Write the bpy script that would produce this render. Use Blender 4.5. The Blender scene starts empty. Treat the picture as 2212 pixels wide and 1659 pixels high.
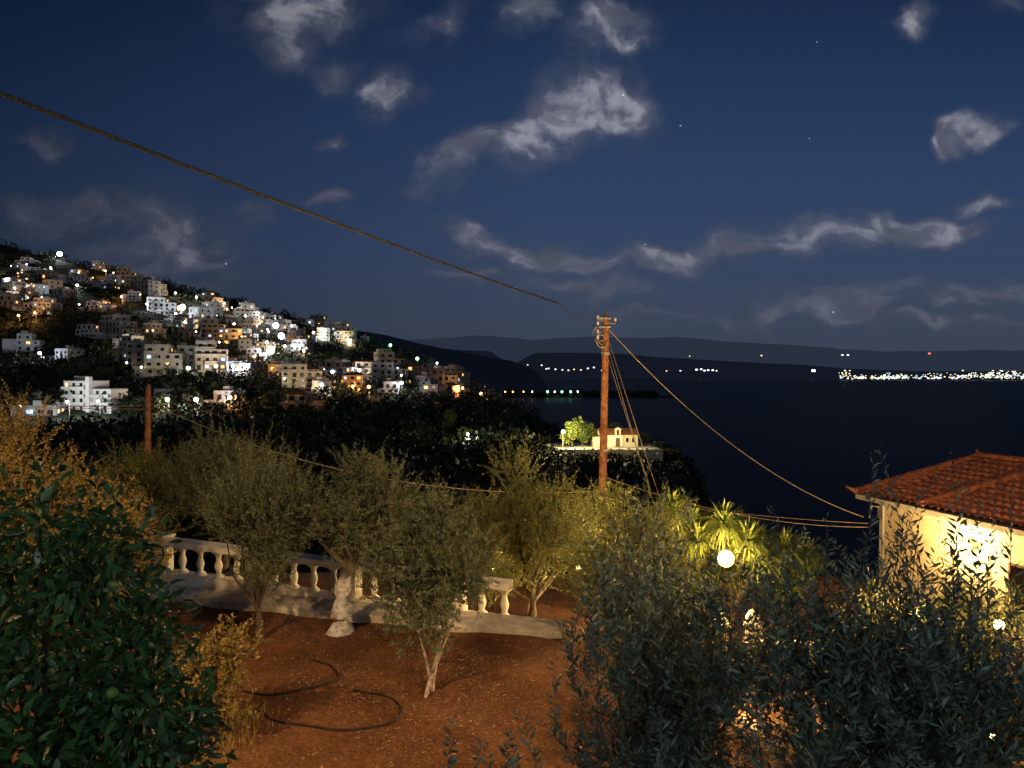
import bpy, math, random
import numpy as np
from mathutils import Vector, Matrix
random.seed(11); rng=np.random.default_rng(11)
EYE=4.6
scene=bpy.context.scene
COL=scene.collection
# ------------------------------------------------------------------ helpers
def link(o,parent=None):
    COL.objects.link(o)
    if parent is not None: o.parent=parent
    return o
def top(o,label,cat,group=None,kind=None):
    o["label"]=label; o["category"]=cat
    if group: o["group"]=group
    if kind: o["kind"]=kind
    return o
def empty(name,loc,parent=None,rot=0.0):
    e=bpy.data.objects.new(name,None); e.location=loc; e.rotation_euler=(0,0,rot); e.empty_display_size=.2
    return link(e,parent)
def fast_mesh(name,V,F,M=None,mats=(),smooth=False,attr=None):
    V=np.asarray(V,dtype=np.float32); F=np.asarray(F,dtype=np.int32)
    me=bpy.data.meshes.new(name)
    me.vertices.add(len(V)); me.vertices.foreach_set("co",V.ravel())
    k=F.shape[1]
    me.loops.add(F.size); me.loops.foreach_set("vertex_index",F.ravel())
    me.polygons.add(len(F)); me.polygons.foreach_set("loop_start",np.arange(len(F),dtype=np.int32)*k)
    for m in mats: me.materials.append(m)
    if M is not None: me.polygons.foreach_set("material_index",np.asarray(M,dtype=np.int32))
    if smooth: me.polygons.foreach_set("use_smooth",np.ones(len(F),dtype=bool))
    if attr is not None:
        a=me.attributes.new("var",'FLOAT','FACE'); a.data.foreach_set("value",np.asarray(attr,dtype=np.float32))
    me.update(calc_edges=True); me.validate()
    return me
class B:
    def __init__(s): s.v=[];s.f=[];s.m=[]
    def add(s,vs,fs,m=0):
        o=len(s.v); s.v+= [tuple(p) for p in vs]
        for f in fs: s.f.append(tuple(i+o for i in f)); s.m.append(m)
    def box(s,a,b,m=0,M=None):
        x0,y0,z0=a;x1,y1,z1=b
        vs=[(x0,y0,z0),(x1,y0,z0),(x1,y1,z0),(x0,y1,z0),(x0,y0,z1),(x1,y0,z1),(x1,y1,z1),(x0,y1,z1)]
        if M is not None: vs=[tuple(M@Vector(p)) for p in vs]
        s.add(vs,[(3,2,1,0),(4,5,6,7),(0,1,5,4),(1,2,6,5),(2,3,7,6),(3,0,4,7)],m)
    def tube(s,pts,rad,n=8,m=0,cap=True):
        pts=[Vector(p) for p in pts]
        if not hasattr(rad,'__len__'): rad=[rad]*len(pts)
        base=len(s.v); up=Vector((0,0,1))
        for i,p in enumerate(pts):
            d=(pts[min(i+1,len(pts)-1)]-pts[max(i-1,0)]).normalized()
            a=d.cross(up)
            if a.length<.05: a=d.cross(Vector((1,0,0)))
            a.normalize(); b=d.cross(a)
            for k in range(n):
                t=2*math.pi*k/n
                s.v.append(tuple(p+(a*math.cos(t)+b*math.sin(t))*rad[i]))
        for i in range(len(pts)-1):
            for k in range(n):
                s.f.append((base+i*n+k,base+i*n+(k+1)%n,base+(i+1)*n+(k+1)%n,base+(i+1)*n+k)); s.m.append(m)
        if cap:
            s.f.append(tuple(base+k for k in range(n))); s.m.append(m)
            e=base+(len(pts)-1)*n
            s.f.append(tuple(e+k for k in reversed(range(n)))); s.m.append(m)
    def lathe(s,prof,c,n=12,m=0):
        s.tube([(c[0],c[1],c[2]+z) for r,z in prof],[r for r,z in prof],n,m)
    def ball(s,c,r,m=0,nu=10,nv=6):
        prof=[(max(.001,r*math.sin(math.pi*i/nv)),-r*math.cos(math.pi*i/nv)) for i in range(nv+1)]
        s.lathe(prof,c,nu,m)
    def mesh(s,name,mats,smooth=False):
        me=bpy.data.meshes.new(name); me.from_pydata(s.v,[],s.f)
        for m in mats: me.materials.append(m)
        me.polygons.foreach_set("material_index",s.m)
        if smooth: me.polygons.foreach_set("use_smooth",[True]*len(s.f))
        me.update(); return me
    def obj(s,name,mats,parent=None,smooth=False,loc=(0,0,0),rot=0):
        o=bpy.data.objects.new(name,s.mesh(name,mats,smooth)); o.location=loc; o.rotation_euler=(0,0,rot)
        return link(o,parent)
# ------------------------------------------------------------------ materials
def nmat(name):
    m=bpy.data.materials.new(name); m.use_nodes=True
    nt=m.node_tree; bs=nt.nodes["Principled BSDF"]; return m,nt,bs
def N(nt,t,**k):
    n=nt.nodes.new(t)
    for a,b in k.items(): setattr(n,a,b)
    return n
def noisy(name,c1,c2,scale=5,rough=.8,bump=.2,detail=6,coord='Object',spec=.3,bdist=.02,above=None):
    m,nt,bs=nmat(name); L=nt.links
    tc=N(nt,'ShaderNodeTexCoord'); no=N(nt,'ShaderNodeTexNoise'); no.inputs['Scale'].default_value=scale; no.inputs['Detail'].default_value=detail
    L.new(tc.outputs[coord],no.inputs['Vector'])
    r=N(nt,'ShaderNodeValToRGB'); r.color_ramp.elements[0].position=.35; r.color_ramp.elements[1].position=.65
    r.color_ramp.elements[0].color=(*c1,1); r.color_ramp.elements[1].color=(*c2,1)
    L.new(no.outputs['Fac'],r.inputs['Fac']); out=r.outputs['Color']
    if above:   # limewash painted only on the foot of the trunk
        sx=N(nt,'ShaderNodeSeparateXYZ'); L.new(tc.outputs[coord],sx.inputs[0]); ad=N(nt,'ShaderNodeMath',operation='ADD'); ms=N(nt,'ShaderNodeMath',operation='MULTIPLY'); ms.inputs[1].default_value=.35
        L.new(no.outputs['Fac'],ms.inputs[0]); L.new(ms.outputs[0],ad.inputs[0]); L.new(sx.outputs['Z'],ad.inputs[1])
        mr=N(nt,'ShaderNodeMapRange'); mr.inputs['From Min'].default_value=above[0]; mr.inputs['From Max'].default_value=above[0]+.12; L.new(ad.outputs[0],mr.inputs['Value'])
        mm=N(nt,'ShaderNodeMix',data_type='RGBA'); L.new(mr.outputs[0],mm.inputs[0]); L.new(out,mm.inputs[6]); mm.inputs[7].default_value=(*above[1],1); out=mm.outputs[2]
    L.new(out,bs.inputs['Base Color'])
    bs.inputs['Roughness'].default_value=rough; bs.inputs['Specular IOR Level'].default_value=spec
    if bump:
        b=N(nt,'ShaderNodeBump'); b.inputs['Strength'].default_value=bump; b.inputs['Distance'].default_value=bdist
        L.new(no.outputs['Fac'],b.inputs['Height']); L.new(b.outputs['Normal'],bs.inputs['Normal'])
    return m
def emis(name,c,s,sample=False):
    m,nt,bs=nmat(name)
    bs.inputs['Base Color'].default_value=(.1,.1,.1,1)
    bs.inputs['Emission Color'].default_value=(*c,1); bs.inputs['Emission Strength'].default_value=s
    try: m.cycles.emission_sampling='FRONT' if sample else 'NONE'
    except Exception: pass
    return m
def leafmat(name,c1,c2,rough=.55,trans=.2,spec=.3):
    m,nt,bs=nmat(name); L=nt.links
    at=N(nt,'ShaderNodeAttribute',attribute_name="var")
    r=N(nt,'ShaderNodeValToRGB'); r.color_ramp.elements[0].color=(*c1,1); r.color_ramp.elements[1].color=(*c2,1)
    L.new(at.outputs['Fac'],r.inputs['Fac']); L.new(r.outputs['Color'],bs.inputs['Base Color'])
    bs.inputs['Roughness'].default_value=rough; bs.inputs['Specular IOR Level'].default_value=spec
    if trans:
        tr=N(nt,'ShaderNodeBsdfTranslucent'); mx=N(nt,'ShaderNodeMixShader'); mx.inputs[0].default_value=trans
        L.new(r.outputs['Color'],tr.inputs['Color']); L.new(bs.outputs[0],mx.inputs[1]); L.new(tr.outputs[0],mx.inputs[2])
        L.new(mx.outputs[0],nt.nodes['Material Output'].inputs['Surface'])
    return m
M_olive=leafmat("olive_leaf",(.045,.055,.018),(.27,.29,.10),trans=.25)
M_olive_grey=leafmat("olive_leaf_grey",(.03,.042,.024),(.18,.21,.12))
M_olive_near=leafmat("olive_leaf_silver",(.025,.045,.038),(.17,.23,.185),trans=.12,spec=.45,rough=.45)
M_citrus=leafmat("citrus_leaf",(.010,.032,.010),(.055,.14,.045),rough=.36,trans=.12,spec=.5)
M_shrub=leafmat("shrub_leaf",(.10,.075,.02),(.38,.28,.09))
M_yucca=leafmat("yucca_leaf",(.05,.08,.015),(.19,.22,.05),trans=.3)
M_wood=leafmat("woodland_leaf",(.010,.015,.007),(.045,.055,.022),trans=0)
M_bark=noisy("bark",(.03,.025,.02),(.10,.08,.06),12,.95,.8)
M_limed=noisy("limewashed_bark",(.30,.29,.30),(.72,.70,.70),14,.9,.9,above=(1.1,(.09,.075,.06)))
M_limed2=noisy("pale_stem_bark",(.20,.16,.14),(.48,.40,.36),14,.9,.6)
M_plaster=noisy("white_plaster",(.55,.51,.43),(.78,.74,.66),3,.85,.15)
M_cream=noisy("cream_plaster",(.55,.48,.33),(.72,.63,.45),2.5,.85,.15)
M_concrete=noisy("concrete",(.34,.31,.26),(.58,.54,.45),5,.9,.3)
M_tile=noisy("terracotta_tile",(.14,.042,.025),(.38,.13,.075),7,.8,.3,detail=9)
M_farroof=noisy("village_tile",(.18,.06,.03),(.30,.12,.07),1.5,.85,0)
M_pole=noisy("pole_timber",(.18,.07,.035),(.40,.18,.10),8,.85,.5)
M_metal=noisy("galvanised_metal",(.25,.25,.26),(.4,.4,.4),20,.4,.05)
M_rubber=noisy("black_rubber",(.006,.005,.004),(.03,.02,.015),10,.6,0)
M_cable=noisy("cable_sheath",(.015,.015,.018),(.05,.05,.055),30,.5,0)
M_cable2=noisy("pale_cable",(.25,.19,.12),(.38,.3,.2),30,.6,0)
M_porc=noisy("porcelain",(.6,.5,.42),(.75,.65,.55),10,.3,0)
M_dark=noisy("dark_glass",(.01,.012,.015),(.03,.03,.035),3,.2,0,spec=.5)
M_wood_door=noisy("timber_door",(.08,.04,.02),(.16,.09,.05),6,.7,.1)
M_fruit=noisy("green_fruit",(.06,.13,.03),(.12,.18,.04),4,.45,.05)
E_warm=emis("warm_lamp",(1,.62,.2),14)
E_white=emis("white_lamp",(.85,.93,1),16)
E_cream=emis("cream_lamp",(1,.82,.55),16)
E_green=emis("green_lamp",(.25,1,.4),8)
E_win=emis("lit_window_warm",(1,.5,.15),2.0)
E_win2=emis("lit_window_cool",(.65,.85,1),1.2)
def housewall():
    m,nt,bs=nmat("village_plaster"); L=nt.links
    oi=N(nt,'ShaderNodeObjectInfo'); r=N(nt,'ShaderNodeValToRGB'); r.color_ramp.interpolation='CONSTANT'
    cs=[(.72,.70,.68),(.42,.39,.35),(.75,.66,.5),(.52,.52,.55),(.6,.42,.26),(.78,.77,.75),(.28,.26,.25)]
    el=r.color_ramp.elements
    el[0].color=(*cs[0],1)
    el[1].position=1/7; el[1].color=(*cs[1],1)
    for i in range(2,7):
        e=el.new(i/7); e.color=(*cs[i],1)
    L.new(oi.outputs['Random'],r.inputs['Fac'])
    no=N(nt,'ShaderNodeTexNoise'); no.inputs['Scale'].default_value=.6; no.inputs['Detail'].default_value=5
    tc=N(nt,'ShaderNodeTexCoord'); L.new(tc.outputs['Object'],no.inputs['Vector'])
    mr=N(nt,'ShaderNodeMapRange'); mr.inputs['To Min'].default_value=.4; mr.inputs['To Max'].default_value=1.2
    L.new(no.outputs['Fac'],mr.inputs['Value'])
    mx=N(nt,'ShaderNodeVectorMath',operation='SCALE'); L.new(r.outputs['Color'],mx.inputs[0]); L.new(mr.outputs[0],mx.inputs['Scale'])
    L.new(mx.outputs[0],bs.inputs['Base Color']); bs.inputs['Roughness'].default_value=.9
    return m
M_hw=housewall()
# ------------------------------------------------------------------ terrain
TD=np.array([40,60,120,200,280,400,550,700,900,1300],float)
TT=np.array([-.953,-.70,-.51,-.32,-.13,-.035,.028,.123,.218,.25,.287,.32,.80])
TZ=np.array([
[-5,-6,-7,-7,-7,-7,-8,-9,-9,-9,-9,-9,-10],
[-8,-10,-12,-12,-12,-12,-13,-14,-15,-15,-15,-16,-20],
[-16,-21,-23,-23,-23,-23,-23,-24,-26,-28,-34,-48,-66],
[-14,-17,-17,-20,-21,-20,-18.5,-16.5,-18.5,-24,-46,-66,-66],
[-9,-10.5,-11,-14,-17,-19,-19,-22,-30,-52,-66,-66,-66],
[12,6,8,6,-5.5,-14,-20,-50,-66,-66,-66,-66,-66],
[80,58,55,29,4.6,-13,-48,-66,-66,-66,-66,-66,-66],
[170,127,95,61,19,-14.5,-60,-66,-66,-66,-66,-66,-66],
[195,135,97,57,12,-30,-70,-70,-70,-70,-70,-70,-70],
[60,40,20,-30,-70,-70,-70,-70,-70,-70,-70,-70,-70]],float)
def sst(a): a=np.clip(a,0,1); return a*a*(3-2*a)
def ybal(x): return 13.36-.265*x
def zter(x,y):
    x=np.asarray(x,float); y=np.asarray(y,float)
    t=np.clip(x/np.maximum(y,1),TT[0],TT[-1]); d=np.clip(y,TD[0],TD[-1])
    i=np.clip(np.searchsorted(TD,d)-1,0,len(TD)-2); j=np.clip(np.searchsorted(TT,t)-1,0,len(TT)-2)
    a=(d-TD[i])/(TD[i+1]-TD[i]); b=(t-TT[j])/(TT[j+1]-TT[j])
    zf=(TZ[i,j]*(1-b)+TZ[i,j+1]*b)*(1-a)+(TZ[i+1,j]*(1-b)+TZ[i+1,j+1]*b)*a
    amp=np.clip((y-60)/140,0,1)
    zf=zf+amp*(1.6*np.sin(x*.045+1.3)*np.cos(y*.038)+.9*np.sin(x*.11+y*.07)+.5*np.sin(x*.23-y*.19))
    s=sst((x-3)/5)*sst((y-6)/8)
    q=.75*sst((y-ybal(x)-.25)/1.6)+.25*sst((y-16)/8)
    zn=-2.4*np.maximum(s,q)
    zn=zn+.035*np.sin(x*2.1+y*1.3)*np.cos(y*1.7-x*.6)+.02*np.sin(x*5.3+1)*np.sin(y*4.7)
    w=sst((y-24)/16)
    return zn*(1-w)+zf*w
def Z(x,y): return float(zter(np.array([x]),np.array([y]))[0])
ys=np.concatenate([np.geomspace(1.2,60,170),np.geomspace(61,1300,190)])
ts=np.concatenate([np.linspace(-1.5,-.8,30)[:-1],np.linspace(-.8,.8,300),np.linspace(.8,1.5,30)[1:]])
TTg,YY=np.meshgrid(ts,ys); XX=TTg*YY; ZZ=zter(XX,YY)
nr,nc=XX.shape; idx=np.arange(nr*nc).reshape(nr,nc)
F=np.stack([idx[:-1,:-1],idx[:-1,1:],idx[1:,1:],idx[1:,:-1]],-1).reshape(-1,4)
def soilmat():
    m,nt,bs=nmat("red_soil"); L=nt.links
    tc=N(nt,'ShaderNodeTexCoord'); geo=N(nt,'ShaderNodeNewGeometry')
    n1=N(nt,'ShaderNodeTexNoise'); n1.inputs['Scale'].default_value=.7; n1.inputs['Detail'].default_value=12; n1.inputs['Roughness'].default_value=.7
    n2=N(nt,'ShaderNodeTexNoise'); n2.inputs['Scale'].default_value=18; n2.inputs['Detail'].default_value=8; n2.inputs['Roughness'].default_value=.75
    for n in (n1,n2): L.new(tc.outputs['Object'],n.inputs['Vector'])
    r=N(nt,'ShaderNodeValToRGB'); e=r.color_ramp.elements
    e[0].position=.32; e[0].color=(.12,.052,.023,1); e[1].position=.68; e[1].color=(.27,.13,.065,1)
    L.new(n1.outputs['Fac'],r.inputs['Fac'])
    r2=N(nt,'ShaderNodeValToRGB'); e=r2.color_ramp.elements
    e[0].position=.3; e[0].color=(.4,.4,.4,1); e[1].position=.72; e[1].color=(1.5,1.45,1.35,1)
    L.new(n2.outputs['Fac'],r2.inputs['Fac'])
    mx=N(nt,'ShaderNodeMix',data_type='RGBA',blend_type='MULTIPLY'); mx.inputs[0].default_value=1
    L.new(r.outputs['Color'],mx.inputs[6]); L.new(r2.outputs['Color'],mx.inputs[7])
    sx=N(nt,'ShaderNodeSeparateXYZ'); L.new(geo.outputs['Position'],sx.inputs[0])
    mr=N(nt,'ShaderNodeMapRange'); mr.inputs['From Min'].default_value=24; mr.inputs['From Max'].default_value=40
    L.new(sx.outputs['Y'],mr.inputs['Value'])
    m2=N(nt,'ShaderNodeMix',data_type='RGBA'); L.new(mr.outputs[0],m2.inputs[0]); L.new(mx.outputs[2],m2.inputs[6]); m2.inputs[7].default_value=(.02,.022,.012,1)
    L.new(m2.outputs[2],bs.inputs['Base Color']); bs.inputs['Roughness'].default_value=.95; bs.inputs['Specular IOR Level'].default_value=.1
    b=N(nt,'ShaderNodeBump'); b.inputs['Strength'].default_value=1; b.inputs['Distance'].default_value=.06
    L.new(n2.outputs['Fac'],b.inputs['Height']); L.new(b.outputs['Normal'],bs.inputs['Normal'])
    return m
M_soil=soilmat()
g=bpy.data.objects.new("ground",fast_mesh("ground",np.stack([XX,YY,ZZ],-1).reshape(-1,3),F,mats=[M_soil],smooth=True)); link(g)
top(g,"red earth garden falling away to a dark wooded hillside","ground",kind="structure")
# ------------------------------------------------------------------ sea
m,nt,bs=nmat("sea_water"); L=nt.links
bs.inputs['Base Color'].default_value=(.010,.014,.028,1); bs.inputs['Roughness'].default_value=.45; bs.inputs['IOR'].default_value=1.25; bs.inputs['Specular IOR Level'].default_value=.06
no=N(nt,'ShaderNodeTexNoise'); no.inputs['Scale'].default_value=.3; no.inputs['Detail'].default_value=4; tc=N(nt,'ShaderNodeTexCoord'); L.new(tc.outputs['Object'],no.inputs['Vector'])
b=N(nt,'ShaderNodeBump'); b.inputs['Strength'].default_value=.15; b.inputs['Distance'].default_value=.5; L.new(no.outputs['Fac'],b.inputs['Height']); L.new(b.outputs['Normal'],bs.inputs['Normal'])
M_sea=m
SEA=-55.4
bb=B()
bb.add([(-9000,60,SEA),(30000,60,SEA),(30000,34000,SEA),(-9000,34000,SEA)],[(0,1,2,3)],0)
o=bb.obj("sea",[M_sea]); top(o,"calm dark night sea in a wide bay","sea",kind="structure")
# ------------------------------------------------------------------ far hills
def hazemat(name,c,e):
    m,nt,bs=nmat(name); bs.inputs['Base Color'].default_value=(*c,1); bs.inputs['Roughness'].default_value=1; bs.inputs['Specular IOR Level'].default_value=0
    bs.inputs['Emission Color'].default_value=(*e,1); bs.inputs['Emission Strength'].default_value=1  # faint emission stands in for aerial haze over the distance
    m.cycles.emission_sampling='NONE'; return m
def ridge(name,label,D,prof,mat,rough,seed,cols=260):
    r=np.random.default_rng(seed)
    t=np.linspace(prof[0][0],prof[-1][0],cols)
    h=np.interp(t,[p[0] for p in prof],[p[1] for p in prof])
    n=sum(r.uniform(.5,1)/k*np.sin(t*k*23+r.uniform(0,6)) for k in (1,2,3.3,5.1,8.3,13,21))
    env=np.clip(h/(np.max(h)*.4),0,1)
    h=h+n*rough*env
    rows=[]
    for f,k in ((.90,0),(.93,.25),(.96,.6),(1.0,1),(1.05,.7),(1.15,0)):
        wob=r.normal(0,.02,cols)*k*(1-k)*4
        rows.append(np.stack([t*D*f,np.full(cols,D*f),SEA-1+(h*D-(SEA-1-EYE))*np.clip(k+wob,0,1.05)],-1))
    V=np.array(rows); n0,n1,_=V.shape; ix=np.arange(n0*n1).reshape(n0,n1)
    F=np.stack([ix[:-1,:-1],ix[:-1,1:],ix[1:,1:],ix[1:,:-1]],-1).reshape(-1,4)
    o=bpy.data.objects.new(name,fast_mesh(name,V.reshape(-1,3),F,mats=[mat],smooth=True)); link(o)
    top(o,label,"hills",kind="structure")
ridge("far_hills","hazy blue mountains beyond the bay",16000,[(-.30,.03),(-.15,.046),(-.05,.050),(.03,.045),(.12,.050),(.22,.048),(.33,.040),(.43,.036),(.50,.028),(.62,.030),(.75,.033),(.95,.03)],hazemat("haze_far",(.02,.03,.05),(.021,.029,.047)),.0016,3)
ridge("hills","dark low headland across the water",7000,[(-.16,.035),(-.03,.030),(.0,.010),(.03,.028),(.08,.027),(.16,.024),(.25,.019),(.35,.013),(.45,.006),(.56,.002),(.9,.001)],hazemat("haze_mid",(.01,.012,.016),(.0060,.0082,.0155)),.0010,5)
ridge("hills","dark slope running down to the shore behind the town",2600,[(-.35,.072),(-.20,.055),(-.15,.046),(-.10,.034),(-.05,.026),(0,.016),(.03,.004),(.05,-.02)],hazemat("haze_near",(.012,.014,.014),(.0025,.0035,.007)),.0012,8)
M_wood_d=noisy("dark_scrub",(.01,.012,.008),(.03,.03,.02),.1,1,0)
def spit():
    bb=B(); n=60
    V=[];
    for i in range(n+1):
        t=-.03+.26*i/n; w=math.sin(math.pi*i/n)**.5
        hh=(3+2*math.sin(i*.7)+1.5*math.sin(i*1.9))*w
        for f,k in ((1700,-3),(1720,hh*.7),(1800,hh+1),(1880,hh*.7),(1920,-3)):
            V.append((t*1800,1800+(f-1800)*(.3+w*.7),SEA+(k if k>0 else -3)))
    F=[]
    for i in range(n):
        for j in range(4): a=i*5+j; F.append((a,a+5,a+6,a+1))
    bb.add(V,F,0); o=bb.obj("spit_terrain",[M_wood_d],smooth=True); top(o,"low dark spit of land reaching into the bay","land",kind="structure")
spit()
# ------------------------------------------------------------------ foliage helpers
def unit(a): return a/np.maximum(np.linalg.norm(a,axis=-1,keepdims=True),1e-6)
def quads_at(P,D,Nn,Ln,Wd):
    S=unit(np.cross(D,Nn)); 
    a=P; c=P+D*Ln[:,None]; mid=P+D*(Ln*.45)[:,None]
    b=mid+S*(Wd*.5)[:,None]; d=mid-S*(Wd*.5)[:,None]
    V=np.stack([a,b,c,d],1).reshape(-1,3)
    F=np.arange(len(P)*4).reshape(-1,4); return V,F
def clumps(centers,radii,nper,size,r):
    n=len(centers)
    d=unit(r.normal(size=(n,nper,3))); rad=r.uniform(.45,1.05,(n,nper,1))
    lob=1+.25*np.sin(d[...,0:1]*5+r.uniform(0,6,(n,1,1)))*np.cos(d[...,2:3]*4+r.uniform(0,6,(n,1,1)))
    P=centers[:,None,:]+d*rad*lob*radii[:,None,:]
    P=P.reshape(-1,3); dd=unit(d.reshape(-1,3)+r.normal(0,.6,(n*nper,3)))
    nn=unit(r.normal(size=(n*nper,3)))
    sc=np.repeat(radii[:,0],nper)*size*r.uniform(.6,1.4,n*nper)
    V,F=quads_at(P,dd,nn,sc*1.3,sc)
    return V,F,r.uniform(0,1,n*nper)*.6+np.repeat(r.uniform(0,.4,n),nper)
def b_(u): return (u-1106)/1580
def g_(v): return (805-v)/1580
def hit(t,g):
    d=np.arange(150,1000,2.0); zt=zter(t*d,d); line=EYE+g*d
    k=np.nonzero(zt>=line)[0]
    return d[k[0]] if len(k) else None
# --- village house templates
def house_mesh(name,seed,storeys,w,dp,roof,litp):
    r=random.Random(seed); bb=B(); z=0
    bb.box((-w/2-.2,-.2,-7),(w/2+.2,dp+.2,0),0)
    if r.random()<.7:
        sx=r.choice((-1,1)); a=w/2*sx; b=a+sx*r.uniform(3,6.5); hh=r.choice((0.2,2.9,3.0,5.9))
        bb.box((min(a,b),.7,-7),(max(a,b),dp*.8,hh),0)
        bb.box((min(a,b),.7,hh),(max(a,b),.85,hh+.8),0)
    for s in range(storeys):
        set0=(1.6 if (s==storeys-1 and storeys>2 and r.random()<.6) else 0)
        x0,x1=-w/2,w/2
        if s==storeys-1 and storeys>1 and r.random()<.6:
            if r.random()<.5: x1=w/2-w*.38
            else: x0=-w/2+w*.38
        y0=set0
        bb.box((x0,y0,z),(x1,dp,z+2.85),0)
        bb.box((x0-.25,y0-.25,z+2.85),(x1+.25,dp+.25,z+3.05),0)
        nb=max(2,int((x1-x0)/3.0))
        for i in range(nb):
            cx=x0+(i+.5)*(x1-x0)/nb+r.uniform(-.3,.3)
            q=r.random(); mi=2 if q<litp*.7 else (4 if q<litp else 1)
            door=r.random()<.4; zb=z+(.15 if door else .95); ww=r.choice((.5,.65,.9)) if not door else .8
            bb.box((cx-ww-.12,y0-.06,zb-.1),(cx+ww+.12,y0-.02,z+2.42),0)
            bb.box((cx-ww,y0-.10,zb),(cx+ww,y0-.065,z+2.3),mi)
        for side in (x0,x1):
            for i in range(2):
                cy=y0+(i+.6)*(dp-y0)/2.4; mi=2 if r.random()<litp*.4 else 1
                e=.05 if side==x1 else -.05
                bb.box((min(side,side+e),cy-.6,z+1),(max(side,side+e),cy+.6,z+2.3),mi)
        if s>0 and r.random()<.75:
            a=x0+(0 if r.random()<.6 else w*.3); b=x1-(0 if r.random()<.6 else w*.25)
            if b-a>2:
                bb.box((a,y0-1.5,z-.16),(b,y0-.27,z-.02),0)
                if r.random()<.6:
                    bb.box((a,y0-1.5,z),(b,y0-1.4,z+.95),0)
                else:
                    bb.box((a,y0-1.5,z+.9),(b,y0-1.44,z+.97),3)
                    k=a+.1
                    while k<b: bb.box((k,y0-1.49,z),(k+.05,y0-1.45,z+.9),3); k+=.6
                bb.box((a,y0-1.48,z-2.9),(a+.25,y0-1.23,z-.17),0); bb.box((b-.25,y0-1.48,z-2.9),(b,y0-1.23,z-.17),0)
        z+=3.06
        X0,X1,Y0=x0,x1,y0
    if roof=='flat':
        for a,b in (((X0,Y0,z),(X1,Y0+.2,z+.7)),((X0,dp-.2,z),(X1,dp,z+.7)),((X0,Y0+.2,z),(X0+.2,dp-.2,z+.7)),((X1-.2,Y0+.2,z),(X1,dp-.2,z+.7))): bb.box(a,b,0)
        bb.box((X0+1,dp-4,z),(X0+3.6,dp-1,z+2.3),0)
        bb.tube([(X1-2,dp-2.5,z+1.2),(X1-.9,dp-2.5,z+1.2)],.45,8,3)
        bb.tube([(X1-1.4,dp-2.5,z),(X1-1.4,dp-2.5,z+1)],.05,4,3)
    else:
        o=.5; rr=1.7; cx0=X0+dp*.4; cx1=X1-dp*.4
        if cx1<cx0: cx0=cx1=(X0+X1)/2-.01; cx1+=.02
        cy=(Y0+dp)/2
        bb.add([(X0-o,Y0-o,z),(X1+o,Y0-o,z),(X1+o,dp+o,z),(X0-o,dp+o,z),(cx0,cy,z+rr),(cx1,cy,z+rr)],[(0,1,5,4),(1,2,5),(2,3,4,5),(3,0,4),(3,2,1,0)],5)
        bb.box((cx0-.4,cy+.8,z+.6),(cx0+.3,cy+1.4,z+2.3),0)
    return bb.mesh(name,[M_hw,M_dark,E_win,M_metal,E_win2,M_farroof])
TPL=[]
specs=[(2,10,9,'tile',.2),(3,11,9,'flat',.1),(3,13,10,'flat',.22),(4,12,10,'flat',.12),(2,13,9,'flat',.0),(3,10,9,'tile',.35),(2,9,8,'flat',.3),(3,15,10,'tile',.1),(4,14,11,'flat',.16),(2,11,9,'tile',.0),(1,12,8,'tile',.0),(1,9,8,'flat',.3),(2,17,9,'flat',.1),(3,9,8,'flat',.0),(4,17,10,'flat',.08),(5,12,10,'flat',.1)]
for i,s in enumerate(specs): TPL.append(house_mesh("hillside_house",40+i,*s))
placed=[]; 
sing=random.Random(5)
def put_house(u,v,k=None,sc=None,rot=None,label=None):
    t=b_(u); d=hit(t,g_(v))
    if d is None: return None
    x=t*d; k=sing.randrange(len(TPL)) if k is None else k
    o=bpy.data.objects.new("hillside_house",TPL[k]); zc=min(Z(x-4,d),Z(x+4,d),Z(x,d+4))
    o.location=(x,d,max(zc,Z(x,d)-1.0)); o.rotation_euler=(0,0,sing.uniform(-.7,.5) if rot is None else rot)
    s=sing.uniform(.75,1.3) if sc is None else sc; o.scale=(s,s,s*sing.uniform(.85,1.0))
    link(o); st=specs[k]
    lab=label or "%s %s-storey house with %s on the hillside"%("pale plastered",{1:"single",2:"two",3:"three",4:"four",5:"five"}[st[0]],"tiled roof" if st[3]=='tile' else "flat roof and balconies")
    top(o,lab,"house","houses stepping down the hillside"); placed.append((u,v,x,d,o.location.z)); return o
for a in [(215,585,8,.8,0),(268,590,3,.85,-.2),(30,600,3,1,0),(20,668,2,1.2,.1),(92,680,8,1,-.2),(188,730,7,1,-.1),(275,785,15,1,-.35),(553,775,2,.85,.1),(760,848,5,1.05,-.1),(695,850,6,1,0),(835,850,4,1,.1),(952,845,14,1.1,0),(1040,858,7,1.1,0),(470,880,4,1.1,-.1),(782,738,0,1,0),(528,735,2,1,0),(628,886,9,1.25,-.1),(340,875,4,1.1,0),(85,899,11,1.2,.2),(605,800,4,1,-.2),(990,850,2,.7,-.3),(640,745,1,1,0)]:
    put_house(*a)
zones=[([(0,570),(130,560),(200,575),(350,630),(350,700),(130,690),(0,685)],34),
       ([(340,640),(450,645),(690,720),(690,775),(520,760),(340,730)],32),
       ([(560,675),(700,705),(830,742),(820,752),(600,730)],9),
       ([(240,690),(420,770),(500,850),(420,850),(230,760)],8),
       ([(380,800),(560,815),(900,815),(1010,850),(1000,858),(700,856),(420,860)],15),
       ([(900,790),(970,805),(1010,845),(910,835)],8),
       ([(0,690),(230,700),(300,800),(60,800)],2)]
def inpoly(x,y,p):
    c=False; j=len(p)-1
    for i in range(len(p)):
        if (p[i][1]>y)!=(p[j][1]>y) and x<(p[j][0]-p[i][0])*(y-p[i][1])/(p[j][1]-p[i][1])+p[i][0]: c=not c
        j=i
    return c
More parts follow.
